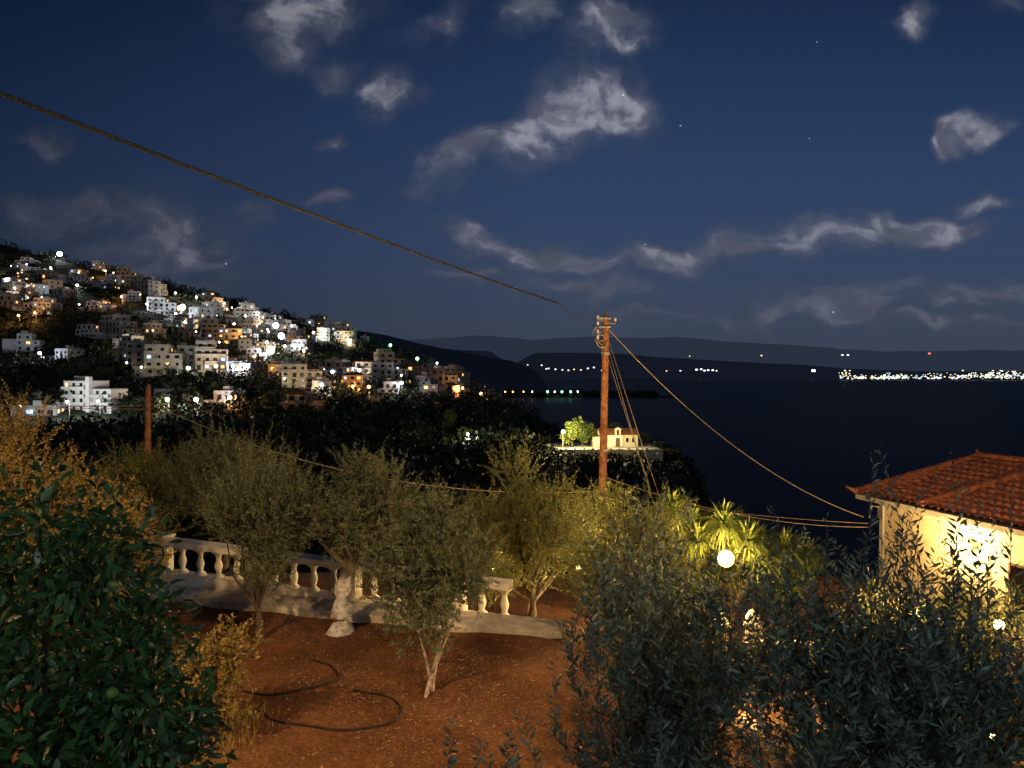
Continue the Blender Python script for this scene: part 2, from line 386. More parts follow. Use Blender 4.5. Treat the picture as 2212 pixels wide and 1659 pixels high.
for poly,n in zones:
    cnt=0; tries=0
    while cnt<n and tries<2500:
        tries+=1
        u=sing.uniform(min(p[0] for p in poly),max(p[0] for p in poly)); v=sing.uniform(min(p[1] for p in poly),max(p[1] for p in poly))
        if not inpoly(u,v,poly): continue
        d=hit(b_(u),g_(v))
        if d is None: continue
        x=b_(u)*d
        if math.sin(x*.045+1.0)*math.cos(d*.055+x*.02)<-.12: continue
        if any(math.hypot(x-q[2],(d-q[3])*.9)<11.5 for q in placed): continue
        if put_house(u,v): cnt+=1
def apartment(u,v,w,storeys,rot,label,lit):
    t=b_(u); d=hit(t,g_(v)); x=t*d; z=Z(x,d)-.5
    e=empty("apartment_building",(x,d,z),rot=rot); top(e,label,"building")
    bb=B(); dp=10; h=storeys*3.0
    bb.box((-w/2,0,-6),(w/2-w*.42,dp,h),0); bb.box((w/2-w*.42,.9,-6),(w/2,dp,h-3.1),0)
    bb.box((-w/2+w*.52,-1.0,-6),(-w/2+w*.60,.88,h+1.8),0)
    bb.obj("wall",[M_plaster],e)
    bb=B(); bb.box((-w/2-.2,-.2,h),(w/2-w*.42+.1,dp+.2,h+.25),0); bb.box((w/2-w*.42+.1,.7,h-3.1),(w/2+.2,dp+.2,h-2.85),0)
    bb.box((-w/2+1,4,h+.25),(-w/2+3.4,8,h+2.0),0)
    bb.obj("roof",[M_concrete],e)
    for s in range(storeys):
        for i in range(6):
            xx=-w/2+1.2+i*w/6.2
            right=xx>w/2-w*.42
            if right and s==storeys-1: continue
            if abs(xx-(-w/2+w*.56))<1.2: continue
            y0=.9 if right else 0
            q=B(); q.box((xx-.6,y0-.05,s*3.0+.9),(xx+.6,y0-.01,s*3.0+2.4),0); q.obj("window",[E_win if random.random()<lit else M_dark],e)
    for s in range(1,storeys):
        for (a,b,y0) in ((-w/2,-w/2+w*.5,0),(w/2-w*.40,w/2,.9)):
            if y0 and s==storeys-1: continue
            q=B(); q.box((a,y0-1.5,s*3.0-.1),(b,y0-.06,s*3.0+.06),0); q.box((a,y0-1.5,s*3.0+.06),(b,y0-1.42,s*3.0+1),0); q.obj("balcony",[M_plaster],e)
    placed.append((u,v,x,d,z))
    return x,d,z
AX,AY,AZ=apartment(186,890,20,4,-.2,"white four-storey apartment block with stacked balconies and stair tower",.05)
# ------------------------------------------------------------------ woodland
r=np.random.default_rng(21); C=[];R=[]
hx=np.array([p[2] for p in placed]); hy=np.array([p[3] for p in placed])
limT=[b_(u) for u in (-300,0,400,700,900,1050,1150,1195,1230,1440,1500,1560)]; limV=[905,900,892,885,878,868,876,930,966,972,1005,1060]
while len(C)<6800:
    t=r.uniform(-.9,.36); d=math.exp(r.uniform(math.log(75),math.log(900))); x=t*d
    z=Z(x,d)
    if z<-52: continue
    dd=np.hypot(hx-x,(hy-d)).min()
    if dd<6: continue
    hy2=((np.abs(hx-x)<7)&(hy>d)&(hy-d<14)).any()
    if hy2 and r.random()<.6: continue
    if 10<x<42 and 184<d<210: continue
    s=r.uniform(1.7,4.0)*(.65 if hy2 else 1)
    if t>.03: s=r.uniform(1.2,2.4)
    hz=r.uniform(.8,1.4)
    if d<(186 if t>.04 else 275) and z+s*.8+s*hz*1.1 > EYE+g_(np.interp(t,limT,limV)+r.uniform(-4,8))*d: continue
    C.append((x,d,z+s*.8)); R.append((s*r.uniform(.8,1.2),s*r.uniform(.8,1.2),s*hz))
for i in range(70):
    C.append((r.uniform(9,45),r.uniform(178,186),r.uniform(-21.5,-18.3))); s=r.uniform(1.2,2.5); R.append((s,s,s))
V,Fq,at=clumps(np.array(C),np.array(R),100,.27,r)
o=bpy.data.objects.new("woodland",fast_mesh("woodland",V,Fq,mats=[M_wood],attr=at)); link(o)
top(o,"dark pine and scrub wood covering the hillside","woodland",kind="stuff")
C=[];R=[]
for i in range(150):
    t=r.uniform(-.02,.19); s=r.uniform(4,8); C.append((t*1800,r.uniform(1740,1850),SEA+3+s*.5)); R.append((s*1.6,s,s*.8))
V,Fq,at=clumps(np.array(C),np.array(R),60,.4,r)
o=bpy.data.objects.new("woodland",fast_mesh("woodland",V,Fq,mats=[M_wood],attr=at)); link(o)
top(o,"dark trees on the low spit in the bay","woodland",kind="stuff")
# ------------------------------------------------------------------ village street lamps
bb=B(); bb.tube([(0,0,-1),(0,0,5.6)],[.09,.06],6,0); bb.tube([(0,0,5.6),(0,-.5,6.1),(0,-1.2,6.2)],.05,6,0); ME_mast=bb.mesh("street_lamp",[M_metal])
def headmesh(mat,r_):  # ball drawn oversize so its shape takes in the lamp's bloom
    bb=B(); bb.ball((0,-1.2,6.0),r_,0); return bb.mesh("lamp_head",[mat],True)
HEADS={'w':headmesh(E_white,.85),'c':headmesh(E_cream,.8),'o':headmesh(emis("amber_lamp",(1,.5,.16),10),.8),'g':headmesh(E_green,1.3),'W':headmesh(emis("bright_lamp",(.95,.97,1),20),2.2)}
SMALL={'w':headmesh(E_white,.5),'c':headmesh(E_cream,.5),'o':headmesh(emis("amber_lamp_small",(1,.5,.16),10),.5)}
LC={'w':(.85,.92,1),'c':(1,.82,.55),'o':(1,.45,.13),'g':(.3,1,.45),'W':(.95,.97,1)}
LD={}
for k,c in LC.items():
    l=bpy.data.lights.new("lamp_light",'POINT'); l.energy={'w':7000,'c':8000,'o':9500,'g':3500,'W':16000}[k]; l.color=c; l.shadow_soft_size=.3; LD[k]=l
def slamp(x,y,z,k,light=True,grp="street lamps lighting the hillside town",small=False):
    o=bpy.data.objects.new("street_lamp",ME_mast); o.location=(x,y,z); link(o)
    h=bpy.data.objects.new("lamp_head",SMALL[k] if small else HEADS[k]); link(h,o)
    if light:
        l=bpy.data.objects.new("lamp_light",LD[k]); l.location=(0,-3.6,6.0); link(l,o)
    top(o,{'w':"white street lamp shining among the houses",'c':"cream street lamp shining among the houses",'o':"amber street lamp glowing between houses",'g':"green-tinted floodlight on a slope",'W':"very bright white floodlight between houses"}[k],"street lamp",grp)
for u,v,k in [(137,556,'W'),(185,560,'W'),(400,672,'W'),(612,735,'W'),(845,752,'g'),(372,884,'c'),(433,884,'w'),(415,812,'w'),(903,782,'g'),(640,756,'w'),(600,712,'W'),(345,760,'c'),(118,585,'w'),(175,625,'w'),(235,592,'o'),(470,700,'w'),(555,784,'o'),(680,725,'c'),(705,728,'w'),(760,742,'c'),(765,852,'o'),(800,852,'o'),(700,850,'c'),(870,842,'w'),(960,812,'c'),(945,790,'w'),(985,815,'w'),(1040,864,'o'),(1075,864,'o'),(535,690,'c'),(385,640,'c'),(430,650,'w'),(325,668,'w'),(85,684,'o'),(160,893,'w'),(60,905,'w'),(225,893,'w'),(300,745,'c'),(505,880,'o'),(620,760,'c'),(590,770,'W'),(660,770,'c'),(445,668,'c'),(575,690,'c'),(25,610,'w'),(270,650,'o'),(50,690,'o'),(1000,852,'o'),(920,822,'c')]:
    d=hit(b_(u),g_(v+8))
    if d: slamp(b_(u)*d,d-3,Z(b_(u)*d,d-3),k,small=(u<240 and v>880))if k!='W' and k!='g' else slamp(b_(u)*d,d-3,Z(b_(u)*d,d-3),k)
hs=placed[22:]; sing.shuffle(hs)
for i,(u,v,x,d,z) in enumerate(hs[:75]):
    k=sing.choice('wwccoo'); slamp(x+sing.choice((-1,1))*sing.uniform(5,8),d-sing.uniform(4,7),Z(x,d-5)-.5,k,light=(i<16),small=(i>24))
for i,(u,k) in enumerate([(1092,'o'),(1108,'o'),(1130,'o'),(1148,'c'),(1180,'g'),(1195,'w'),(1210,'g'),(1228,'g'),(1243,'w')]):
    o=bpy.data.objects.new("street_lamp",ME_mast); x=b_(u)*1790; o.location=(x,1725,SEA+3); o.scale=(2,2,2); link(o)
    h=bpy.data.objects.new("lamp_head",HEADS[k]); link(h,o)
    top(o,"waterside lamp glowing on a low spit","street lamp","lamps along the spit")
def plight(name,loc,energy,color,size=.15,parent=None):
    l=bpy.data.lights.new(name,'POINT'); l.energy=energy; l.color=color; l.shadow_soft_size=size
    o=bpy.data.objects.new(name,l); o.location=loc; return link(o,parent)
plight("lamp_light",(AX-2,AY-14,AZ+7),2600,(.92,.95,1),.3)
def town(name,label,items):
    bb=B()
    for x,y,z,s,m in items: bb.box((x-s,y,z),(x+s,y+s,z+s*1.3),m)
    o=bb.obj(name,[emis(name+"_w",(.8,.92,1),2.6),emis(name+"_c",(1,.70,.34),2.6),emis(name+"_g",(.45,.9,.8),1.4),emis(name+"_r",(1,.15,.08),3)])
    top(o,label,"town",kind="stuff")
it=[]
for i in range(430):
    u=r.choice([r.uniform(1812,1960),r.uniform(1840,2080),r.uniform(2070,2230),r.uniform(2000,2230)]); D=r.uniform(5900,6150)
    hgt=min(abs(r.normal(0,1))*19,54)+(26 if u>2080 else 5)*r.random(); it.append((b_(u)*D,D,SEA+4+hgt,r.uniform(2.2,5.5),int(r.choice([0,0,1,1,2]))))
for u in (1825,1832,2085,2140,2160,2190): 
    for q in range(4): it.append((b_(u+r.uniform(-6,6))*6100,6100,SEA+r.uniform(25,78),5,int(r.choice([0,1]))))
town("distant_town","lit town along the far shore of the bay",it)
it=[]
for u,v,s,m in [(1077,783,12,0),(1085,786,7,0),(1110,788,6,0),(1170,790,6,0),(1185,797,7,1),(1200,799,7,0),(1215,800,6,0),(1240,799,6,1),(1270,797,7,0),(1283,795,7,0),(1440,802,5,1),(1470,802,6,1),(1505,800,9,0),(1515,799,8,0),(1522,802,8,0),(1530,801,8,0),(1540,801,8,0),(1548,802,6,1),(1758,803,14,0),(1645,769,6,1),(1820,768,7,0),(1832,768,7,0),(2008,765,8,3),(1490,770,4,1),(1180,798,6,0),(1228,801,6,0),(1255,800,6,1),(1300,801,5,0),(1140,789,5,1),(1098,788,6,0),(1095,790,5,0),(1120,789,5,0)]:
    D=6200; it.append((b_(u)*D,D,EYE+g_(v)*D,s,m))
town("distant_lights","scattered house lights along a dark headland",it)
# ------------------------------------------------------------------ chapel on the headland
cx,cy=b_(1338)*197,197; cz=-15.2
e=empty("chapel",(cx,cy,cz),rot=.12); top(e,"small cream chapel with tiled roof and bell gable, floodlit","chapel")
q=B(); q.box((-5.2,0,-3),(5.2,5.5,3.1),0); q.add([(-5.2,0,3.1),(-5.2,5.5,3.1),(-5.2,2.75,4.5),(5.2,0,3.1),(5.2,5.5,3.1),(5.2,2.75,4.5)],[(0,2,1),(3,4,5)],0)
q.box((-7.0,.8,-3),(-5.22,4.6,2.5),0); q.obj("wall",[M_cream],e)
q=B(); q.add([(-5.4,-.4,3.0),(5.5,-.4,3.0),(5.5,2.75,4.65),(-5.4,2.75,4.65),(-5.4,5.9,3.0),(5.5,5.9,3.0)],[(0,1,2,3),(3,2,5,4)],0)
q.add([(-7.2,.5,2.5),(-5.2,.5,2.9),(-5.2,4.9,2.9),(-7.2,4.9,2.5)],[(0,1,2,3)],0); q.obj("roof",[M_farroof],e)
q=B(); q.box((-1.2,-.5,3.0),(-.85,.1,4.4),0); q.box((-.05,-.5,3.0),(.3,.1,4.4),0); q.box((-1.3,-.55,4.4),(.4,.15,4.65),0); q.add([(-1.3,-.55,4.65),(.4,-.55,4.65),(-.45,-.55,5.1),(-1.3,.15,4.65),(.4,.15,4.65),(-.45,.15,5.1)],[(0,1,2),(3,5,4),(0,2,5,3),(1,4,5,2)],0); q.obj("bell_gable",[M_cream],e)
q=B(); q.box((-1.9,-.35,0),(.9,-.02,2.95),0); q.obj("porch",[M_plaster],e)
q=B(); q.box((-1.05,-.42,0),(.05,-.36,2.2),0); q.obj("door",[M_wood_door],e)
for xx in (-3.6,2.2,3.9):
    q=B(); q.box((xx-.35,-.08,1.0),(xx+.35,-.02,2.2),0); q.obj("window",[M_dark],e)
tx0,tx1=b_(1200)*192,b_(1425)*192; tzz=cz-.2
q=B(); q.box((tx0,188,tzz-5.2),(tx1,208,tzz),0); o=q.obj("terrace_pavement",[M_concrete]); top(o,"pale paved terrace around a chapel","terrace",kind="structure")
q=B(); q.box((tx0,187.5,tzz-5),(tx1,187.97,tzz+.3),0)
for i in range(12): q.box((tx0+i*2.3,187.4,tzz-5),(tx0+i*2.3+.4,187.49,tzz+.6),0)
o=q.obj("retaining_wall",[M_cream]); top(o,"low cream stone wall edging the chapel terrace","wall")
def ftree(name,x,y,z,h,rad,label,mat,cat="tree",n=260,grp=None):
    e=empty(name,(x,y,z)); top(e,label,cat,grp)
    q=B(); q.tube([(0,0,-.5),(.1,0,h*.3),(-.1,.1,h*.6)],[.28,.2,.1],7,0); q.tube([(0,0,h*.3),(rad*.4,0,h*.6)],[.14,.06],5,0); q.tube([(0,0,h*.3),(-rad*.4,.2,h*.6)],[.14,.06],5,0); q.obj("trunk",[M_bark],e)
    rr=np.random.default_rng(int(abs(x*7+y))); cs=[];rs=[]
    for i in range(11):
        a=rr.uniform(0,6.28); cs.append((math.cos(a)*rad*rr.uniform(.1,.65),math.sin(a)*rad*rr.uniform(.1,.65),h*rr.uniform(.3,.85))); rs.append([rad*rr.uniform(.3,.55)]*3)
    V,Fq,at=clumps(np.array(cs),np.array(rs),n,.2,rr)
    o=bpy.data.objects.new("crown",fast_mesh("crown",V,Fq,mats=[mat],attr=at)); link(o,e)
for u,d,h,rad,lab in [(1236,195,7.6,3.2,"bushy lit tree beside a chapel terrace lamp"),(1258,197,7.0,2.8,"bushy lit tree beside a chapel terrace lamp"),(1276,199,6.6,2.0,"lit tree beside the chapel"),(1005,218,8,3,"pale lit tree on a dark slope"),(1390,200,3.4,1.8,"small tree behind the chapel"),(1030,222,6.5,2.6,"pale lit tree on a dark slope"),(972,235,12,2.8,"tall pine catching lamp light"),(1425,196,5,2.6,"bushy pine at the cliff edge"),(1455,193,5,2.8,"bushy pine at the cliff edge"),(1320,204,6.0,3,"dark tree behind the chapel")]:
    x=b_(u)*d; lit=u<1280  # lit trees get a paler leaf colour that carries some lamplight
    ftree("tree",x,d,Z(x,d) if not(1225<u<1400) else tzz,h,rad,lab,M_yucca if lit else M_wood)
slamp(b_(1216)*193,193,tzz-1.5,'c',False,"lamps around the chapel",True); plight("lamp_light",(b_(1232)*190,188.4,tzz+5),13000,(1,.84,.38),.3)
plight("lamp_light",(b_(1300)*189,187.5,tzz+4.5),3600,(1,.78,.38),.3); plight("lamp_light",(b_(1360)*188.5,187.5,tzz+4.5),2600,(1,.8,.42),.3)
slamp(b_(1012)*212,212,Z(b_(1012)*212,212),'w',False,"lamps around the chapel",True); plight("lamp_light",(b_(1012)*210,207,Z(b_(1012)*210,208)+7),4200,(.9,1,.75),.3)
# ------------------------------------------------------------------ olive trees
def shoots(P,D,Ln,nl,lL,lW,rr,droop=.12,spread=1.0):
    n=len(P); s=(np.arange(nl)+.5)/nl
    s=s[None,:,None]
    side=unit(np.cross(D,unit(rr.normal(size=(n,3)))))
    bend=side*(rr.uniform(-.25,.35,(n,1)))
    pos=P[:,None,:]+D[:,None,:]*Ln[:,None,None]*s+bend[:,None,:]*(s**2)*Ln[:,None,None]
    pos[...,2]-=(droop*Ln[:,None]*s[...,0]**2)
    per=unit(np.cross(np.repeat(D[:,None,:],nl,1),rr.normal(size=(n,nl,3))))
    ld=unit(D[:,None,:]*rr.uniform(.4,1.2,(n,nl,1))+per*spread)
    nn=unit(rr.normal(size=(n,nl,3)))
    taper=1-.5*np.clip((s[...,0]-.6)/.4,0,1)
    ll=lL*rr.uniform(.6,1.25,(n,nl))*taper; lw=lW*rr.uniform(.7,1.2,(n,nl))*taper
    V,F=quads_at(pos.reshape(-1,3),ld.reshape(-1,3),nn.reshape(-1,3),ll.ravel(),lw.ravel())
    at=(rr.uniform(0,.6,(n,nl))+rr.uniform(0,.4,(n,1))).ravel()
    Vs=[V];Fs=[F];off=len(V);cnt=0
    K=3
    def q(s): 
        p=P+D*Ln[:,None]*s+bend*(s**2)*Ln[:,None]; p=p.copy(); p[:,2]-=droop*Ln*s**2; return p
    for k in range(K):
        a=k/K;b=(k+1)/K
        p0=q(a);p1=q(b); t=unit(p1-p0); S=unit(np.cross(t,unit(rr.normal(size=(n,3))))); w0=lW*.13*(1.3-a); w1=lW*.13*(1.3-b)
        vs=np.stack([p0-S*w0,p0+S*w0,p1+S*w1,p1-S*w1],1).reshape(-1,3)
        Vs.append(vs); Fs.append(np.arange(n*4).reshape(-1,4)+off); off+=n*4; cnt+=n
    mi=np.concatenate([np.zeros(len(F),int),np.ones(cnt,int)])
    return np.concatenate(Vs),np.concatenate(Fs),mi,np.concatenate([at,np.full(cnt,.3)])
def olive(name,label,base,cen,rad,nlobes,nsh,seed,mat,barkm=None,tr=.14,lL=.06,lW=.019,nl=34,sl=(.25,.6),stems=1,upright=.7,cat="tree",extra=None,group=None,spread=1.0,lobr=(.28,.50),forkz=None):
    rr=np.random.default_rng(seed); barkm=barkm or M_bark
    e=empty(name,base); top(e,label,cat,group)
    cen=np.array(cen)-np.array(base); rad=np.array(rad)
    lob=[]
    for i in range(nlobes):
        d=unit(rr.normal(size=3)); lob.append(cen+d*rad*rr.uniform(.2,.82))
    lob=np.array(lob); lr=rr.uniform(lobr[0],lobr[1],nlobes)*rad.mean()
    q=B()
    for k in range(stems):
        off=np.array([rr.uniform(-.12,.12),rr.uniform(-.12,.12),0])*(stems>1)
        lean=cen*np.array([.5,.5,0])+(np.array([rr.uniform(-.35,.35),rr.uniform(-.2,.2),0]) if stems>1 else np.array([rr.uniform(-.1,.1),0,0]))
        fork=np.array([lean[0],lean[1],forkz or max(.45,(cen[2]-rad[2])*1.0+.35)])
        n=9; pts=[];rs=[]
        for i in range(n+1):
            s=i/n; w=.05*tr*10*math.sin(s*7+k+seed)*(s*(1-s)*4)
            p=off*(1-s)+fork*s; pts.append((p[0]+w*.5,p[1]+w*.3,-.15 if i==0 else p[2])); rs.append(tr*(1.9 if i<1 else 1.25-.6*s)*(1+.2*math.sin(i*2.3+seed)))
        q.tube(pts,rs,12,0)
        for j,l in enumerate(lob):
            if stems>1 and j%stems!=k: continue
            m1=fork*.5+l*.5+rr.normal(0,.08,3); m1[2]-=.1
            q.tube([tuple(fork-np.array([0,0,.08])),tuple(m1),tuple(l)],[tr*.5,tr*.25,tr*.08],6,0)
            for h in range(3):
                tt=l+unit(rr.normal(size=3))*lr[j]*.8; q.tube([tuple(m1*.3+l*.7),tuple(tt)],[tr*.10,tr*.03],4,0)
    o=q.obj("trunk",[barkm],e,smooth=True)
    pick=rr.integers(0,nlobes,nsh)
    d=unit(rr.normal(size=(nsh,3)))
    P=lob[pick]+d*lr[pick][:,None]*rr.uniform(.1,1.0,(nsh,1))
    D=unit(d*.8+np.array([0,0,upright])+rr.normal(0,.4,(nsh,3)))
    Ln=rr.uniform(sl[0],sl[1],nsh)*np.clip(.75+.25*d[:,2],.5,1)
    V,F,mi,at=shoots(P,D,Ln,nl,lL,lW,rr,spread=spread)
    if extra is not None:
        ex=np.array(extra,float); Pe=ex[:,:3]-np.array(base); De=unit(ex[:,3:6]); Le=ex[:,6]
        V2,F2,m2,a2=shoots(Pe,De,Le,40,lL,lW,rr,droop=.02)
        F=np.concatenate([F,F2+len(V)]); V=np.concatenate([V,V2]); mi=np.concatenate([mi,m2]); at=np.concatenate([at,a2])
    o=bpy.data.objects.new("crown",fast_mesh("crown",V,F,mi,[mat,M_bark],attr=at)); link(o,e)
    return e
GR="olive trees in the garden"
olive("olive_tree","old olive with thick limewashed trunk beside the balustrade",(-3.04,12.9,0),(-2.7,12.9,2.05),(1.3,1.0,.9),16,1500,1,M_olive_grey,M_limed,tr=.15,upright=.7,group=GR,forkz=1.25)
olive("olive_tree","tall feathery olive with upright shoots",(-4.3,12.5,0),(-4.25,12.4,1.8),(.95,.8,1.5),18,1700,2,M_olive_grey,tr=.06,sl=(.35,.9),upright=1.4,group=GR)
olive("olive_tree","slender young olive with several thin pale stems",(-1.17,10.5,0),(-1.05,10.6,1.68),(1.0,.8,1.1),17,1400,3,M_olive_grey,M_limed2,tr=.018,stems=4,upright=.5,group=GR)
olive("olive_tree","yellow-lit olive behind the garden balustrade",(.4,16.0,Z(.4,16.0)),(.4,15.4,1.25),(1.4,1.0,1.85),20,2000,4,M_olive,tr=.11,sl=(.3,.8),upright=1.1,group=GR)
olive("olive_tree","bushy olive lit from behind by garden lamps",(2.1,12.4,Z(2.1,12.4)),(2.0,12.4,1.0),(1.55,.9,1.5),20,1800,5,M_olive,tr=.11,sl=(.3,.8),upright=1.0,group=GR)
olive("olive_tree","dark olive rising beyond the balustrade",(-6.6,16.4,Z(-6.6,16.4)),(-6.4,16.4,2.0),(1.8,1.0,1.35),18,1800,6,M_olive_grey,tr=.12,upright=1.1,sl=(.3,.8),group=GR)
olive("olive_tree","olive with ragged crown beside a timber pole",(-8.8,17.2,Z(-8.8,17.2)),(-8.8,17.2,1.7),(1.9,1.0,1.3),15,1500,16,M_olive,tr=.13,upright=1.0,group=GR)
olive("olive_tree","bushy olive overhanging the balustrade",(-1.3,15.2,Z(-1.3,15.2)),(-1.1,15.0,1.1),(1.2,.7,1.2),15,1400,26,M_olive,tr=.11,upright=.8,group=GR)
olive("olive_tree","olive standing beyond the timber pole",(2.6,18.5,Z(2.6,18.5)),(2.5,18.6,.7),(1.3,1.0,1.2),13,1200,7,M_olive,tr=.12,group=GR)
olive("olive_tree","grey-green olive in front of a tiled house",(6.6,12.6,Z(6.6,12.6)),(6.4,12.6,-.2),(1.3,.9,1.2),15,1000,8,M_olive,tr=.10,sl=(.3,.8),upright=1.2,group=GR)
olive("olive_tree","olive beside a lit house wall",(9.0,13.8,Z(9.0,13.8)),(8.9,13.8,-.3),(1.6,1.1,1.2),15,1000,9,M_olive,tr=.10,sl=(.3,.8),group=GR)
olive("olive_tree","low olive below the garden lamp",(4.6,13.2,Z(4.6,13.2)),(4.6,13.2,-.9),(1.3,.9,.8),13,900,29,M_olive,tr=.09,group=GR)
olive("shrub","orange-lit bushy shrub with fine leaves",(-7.1,11.2,0),(-7.3,11.2,2.6),(1.5,1.0,1.35),18,1900,10,M_shrub,tr=.05,sl=(.3,.8),upright=1.4,cat="shrub",group="shrubs lit by a street lamp")
olive("shrub","orange-lit bushy shrub with fine leaves",(-5.9,10.6,0),(-6.0,10.6,1.9),(1.0,.8,1.0),15,1300,12,M_shrub,tr=.04,sl=(.3,.8),upright=1.4,cat="shrub",group="shrubs lit by a street lamp")
olive("shrub","low leafy shrub with yellowing leaves on bare earth",(-3.75,9.0,0),(-3.75,9.0,.75),(.65,.5,.6),12,600,13,M_shrub,tr=.012,lL=.06,lW=.032,nl=18,sl=(.2,.4),stems=4,cat="shrub")
ex=[]
for (u,v,d,l) in [(1300,1150,4.9,.6),(1330,1200,4.8,.5),(1275,1240,4.8,.5),(1400,1190,4.9,.5),(1230,1290,4.6,.5),(1290,1330,4.3,.6),(1190,1420,4.3,.5),(1450,1230,4.9,.5)]:
    ex.append((b_(u)*d+.03,d,EYE+g_(v)*d-l,-.08+.05*math.sin(u),0,1,l))
olive("olive_tree","silvery olive with long leafy shoots close to the house",(1.1,5.0,0),(1.05,4.9,2.3),(.9,.65,1.05),20,620,14,M_olive_near,tr=.045,lL=.076,lW=.0175,nl=26,sl=(.4,.9),upright=1.7,extra=ex,group=GR,lobr=(.3,.6))
ex=[]
for (u,v,d,l) in [(1868,975,3.9,.75),(1970,945,3.7,.85),(1930,1005,3.8,.65),(1655,1085,4.0,.6),(1780,1110,3.8,.5),(2065,1040,3.6,.6),(1720,1180,3.8,.45),(1830,1150,3.7,.5),(2140,1090,3.5,.6),(1560,1290,3.9,.5),(1620,1230,3.9,.5),(2190,1060,3.4,.6),(2010,1120,3.4,.5),(1890,1200,3.3,.5),(1680,1230,3.6,.5),(1960,1150,3.6,.5),(2100,1130,3.4,.5),(1750,1140,3.8,.5)]:
    ex.append((b_(u)*d,d,EYE+g_(v)*d-l,.10*math.sin(u),0,1,l))
olive("olive_tree","dark silvery olive branches reaching up close by",(2.0,3.7,0),(1.98,3.7,2.58),(1.2,.6,.9),26,820,15,M_olive_near,tr=.035,lL=.070,lW=.0165,nl=26,sl=(.4,.9),upright=1.8,extra=ex,group=GR,lobr=(.3,.6))
ex=[]
for (u,v,d,l) in [(958,1540,3.2,.4),(1010,1600,3.1,.35),(1090,1560,3.3,.4),(1130,1590,3.2,.4),(1170,1500,3.4,.5),(1060,1620,3.1,.4)]:
    ex.append((b_(u)*d,d,EYE+g_(v)*d-l,.12*math.sin(u*3),0,1,l))
olive("olive_tree","low dark olive suckers at the garden edge",(.6,3.9,0),(.75,3.9,2.15),(.6,.5,.7),13,300,17,M_olive_near,tr=.035,lL=.066,lW=.015,nl=26,sl=(.35,.75),upright=1.8,extra=ex,group=GR)
olive("olive_tree","dark olive crown filling the corner of the garden",(4.2,7.4,Z(4.2,7.4)),(4.0,7.4,.9),(1.6,.9,1.2),17,640,18,M_olive_grey,tr=.06,lL=.065,lW=.017,nl=28,sl=(.3,.7),upright=1.2,group=GR)
olive("olive_tree","olive sapling in front of lamp-lit bushes",(1.9,8.2,Z(1.9,8.2)),(1.8,8.2,1.1),(.95,.8,1.1),14,650,19,M_olive_grey,tr=.045,lL=.065,lW=.017,nl=28,sl=(.3,.7),upright=1.2,group=GR)
# ------------------------------------------------------------------ citrus
def citrus():
    rr=np.random.default_rng(33); base=np.array((-2.75,4.2,0)); cen=np.array((-2.85,4.3,2.55))-base; rad=np.array((1.25,.95,1.75))
    e=empty("citrus_tree",tuple(base)); top(e,"leafy dark green citrus tree with unripe green fruit","tree")
    nl=44; lob=[]
    for _ in range(nl):
        lob.append(cen+unit(rr.normal(size=3))*rad*rr.uniform(.35,.88))
    lob+= [np.array((-2.35,4.0,3.45))-base,np.array((-2.0,4.0,3.2))-base,np.array((-2.0,3.9,2.8))-base,np.array((-2.6,4.0,3.75))-base,np.array((-2.3,4.1,3.6))-base]
    nl=len(lob); lob=np.array(lob); lr=rr.uniform(.16,.38,nl)
    q=B(); fork=(0,0,.6); q.tube([(0,0,-.1),(.03,0,.3),fork],[.12,.09,.08],9,0)
    for l in lob: q.tube([fork,tuple(np.array(fork)*.4+l*.6+rr.normal(0,.08,3)),tuple(l)],[.05,.03,.012],6,0)
    q.obj("trunk",[M_bark],e,smooth=True)
    n=15000; pk=rr.integers(0,nl,n); d=unit(rr.normal(size=(n,3)))
    P=lob[pk]+d*(lr[pk]*rr.uniform(.3,1.25,n))[:,None]
    D=unit(d+np.array([0,0,-.15])+rr.normal(0,.6,(n,3))); nn=unit(rr.normal(0,.7,(n,3))+np.array([0,0,1.0])+d*.5)
    S=unit(np.cross(D,nn)); U=unit(np.cross(S,D)); L_=rr.uniform(.045,.105,n)[:,None]; W=L_*rr.uniform(.34,.5,(n,1))
    cv=rr.uniform(-.45,.2,(n,1))
    a=P; b1=P+D*L_*.28+S*W*.42+U*W*.18; b2=P+D*L_*.68+S*W*.40+U*W*.15+U*L_*cv*.4; tip=P+D*L_+U*L_*cv; m1=P+D*L_*.5+U*L_*cv*.2
    c1=P+D*L_*.28-S*W*.42+U*W*.18; c2=P+D*L_*.68-S*W*.40+U*W*.15+U*L_*cv*.4
    V=np.stack([a,b1,b2,tip,c2,c1,m1],1).reshape(-1,3); o=np.arange(n)[:,None]*7
    F=np.concatenate([o+np.array([[0,1,2,6]]),o+np.array([[6,2,3,4]]),o+np.array([[0,6,4,5]])]); v=rr.uniform(0,.7,n)+rr.uniform(0,.3,nl)[pk]
    ob=bpy.data.objects.new("crown",fast_mesh("crown",V,F,mats=[M_citrus],attr=np.concatenate([v,v,v]),smooth=True)); link(ob,e)
    for i in range(8):
        l=lob[rr.integers(0,nl)]; dd=unit(np.array([rr.uniform(-.3,.8),-1,rr.uniform(-.3,.5)])); p=l+dd*.30
        q=B(); q.ball(tuple(p),.03,0,12,8); q.tube([tuple(p+np.array([0,0,.028])),tuple(p+np.array([0,.01,.08]))],.003,4,1); q.obj("fruit",[M_fruit,M_bark],e,smooth=True)
citrus()
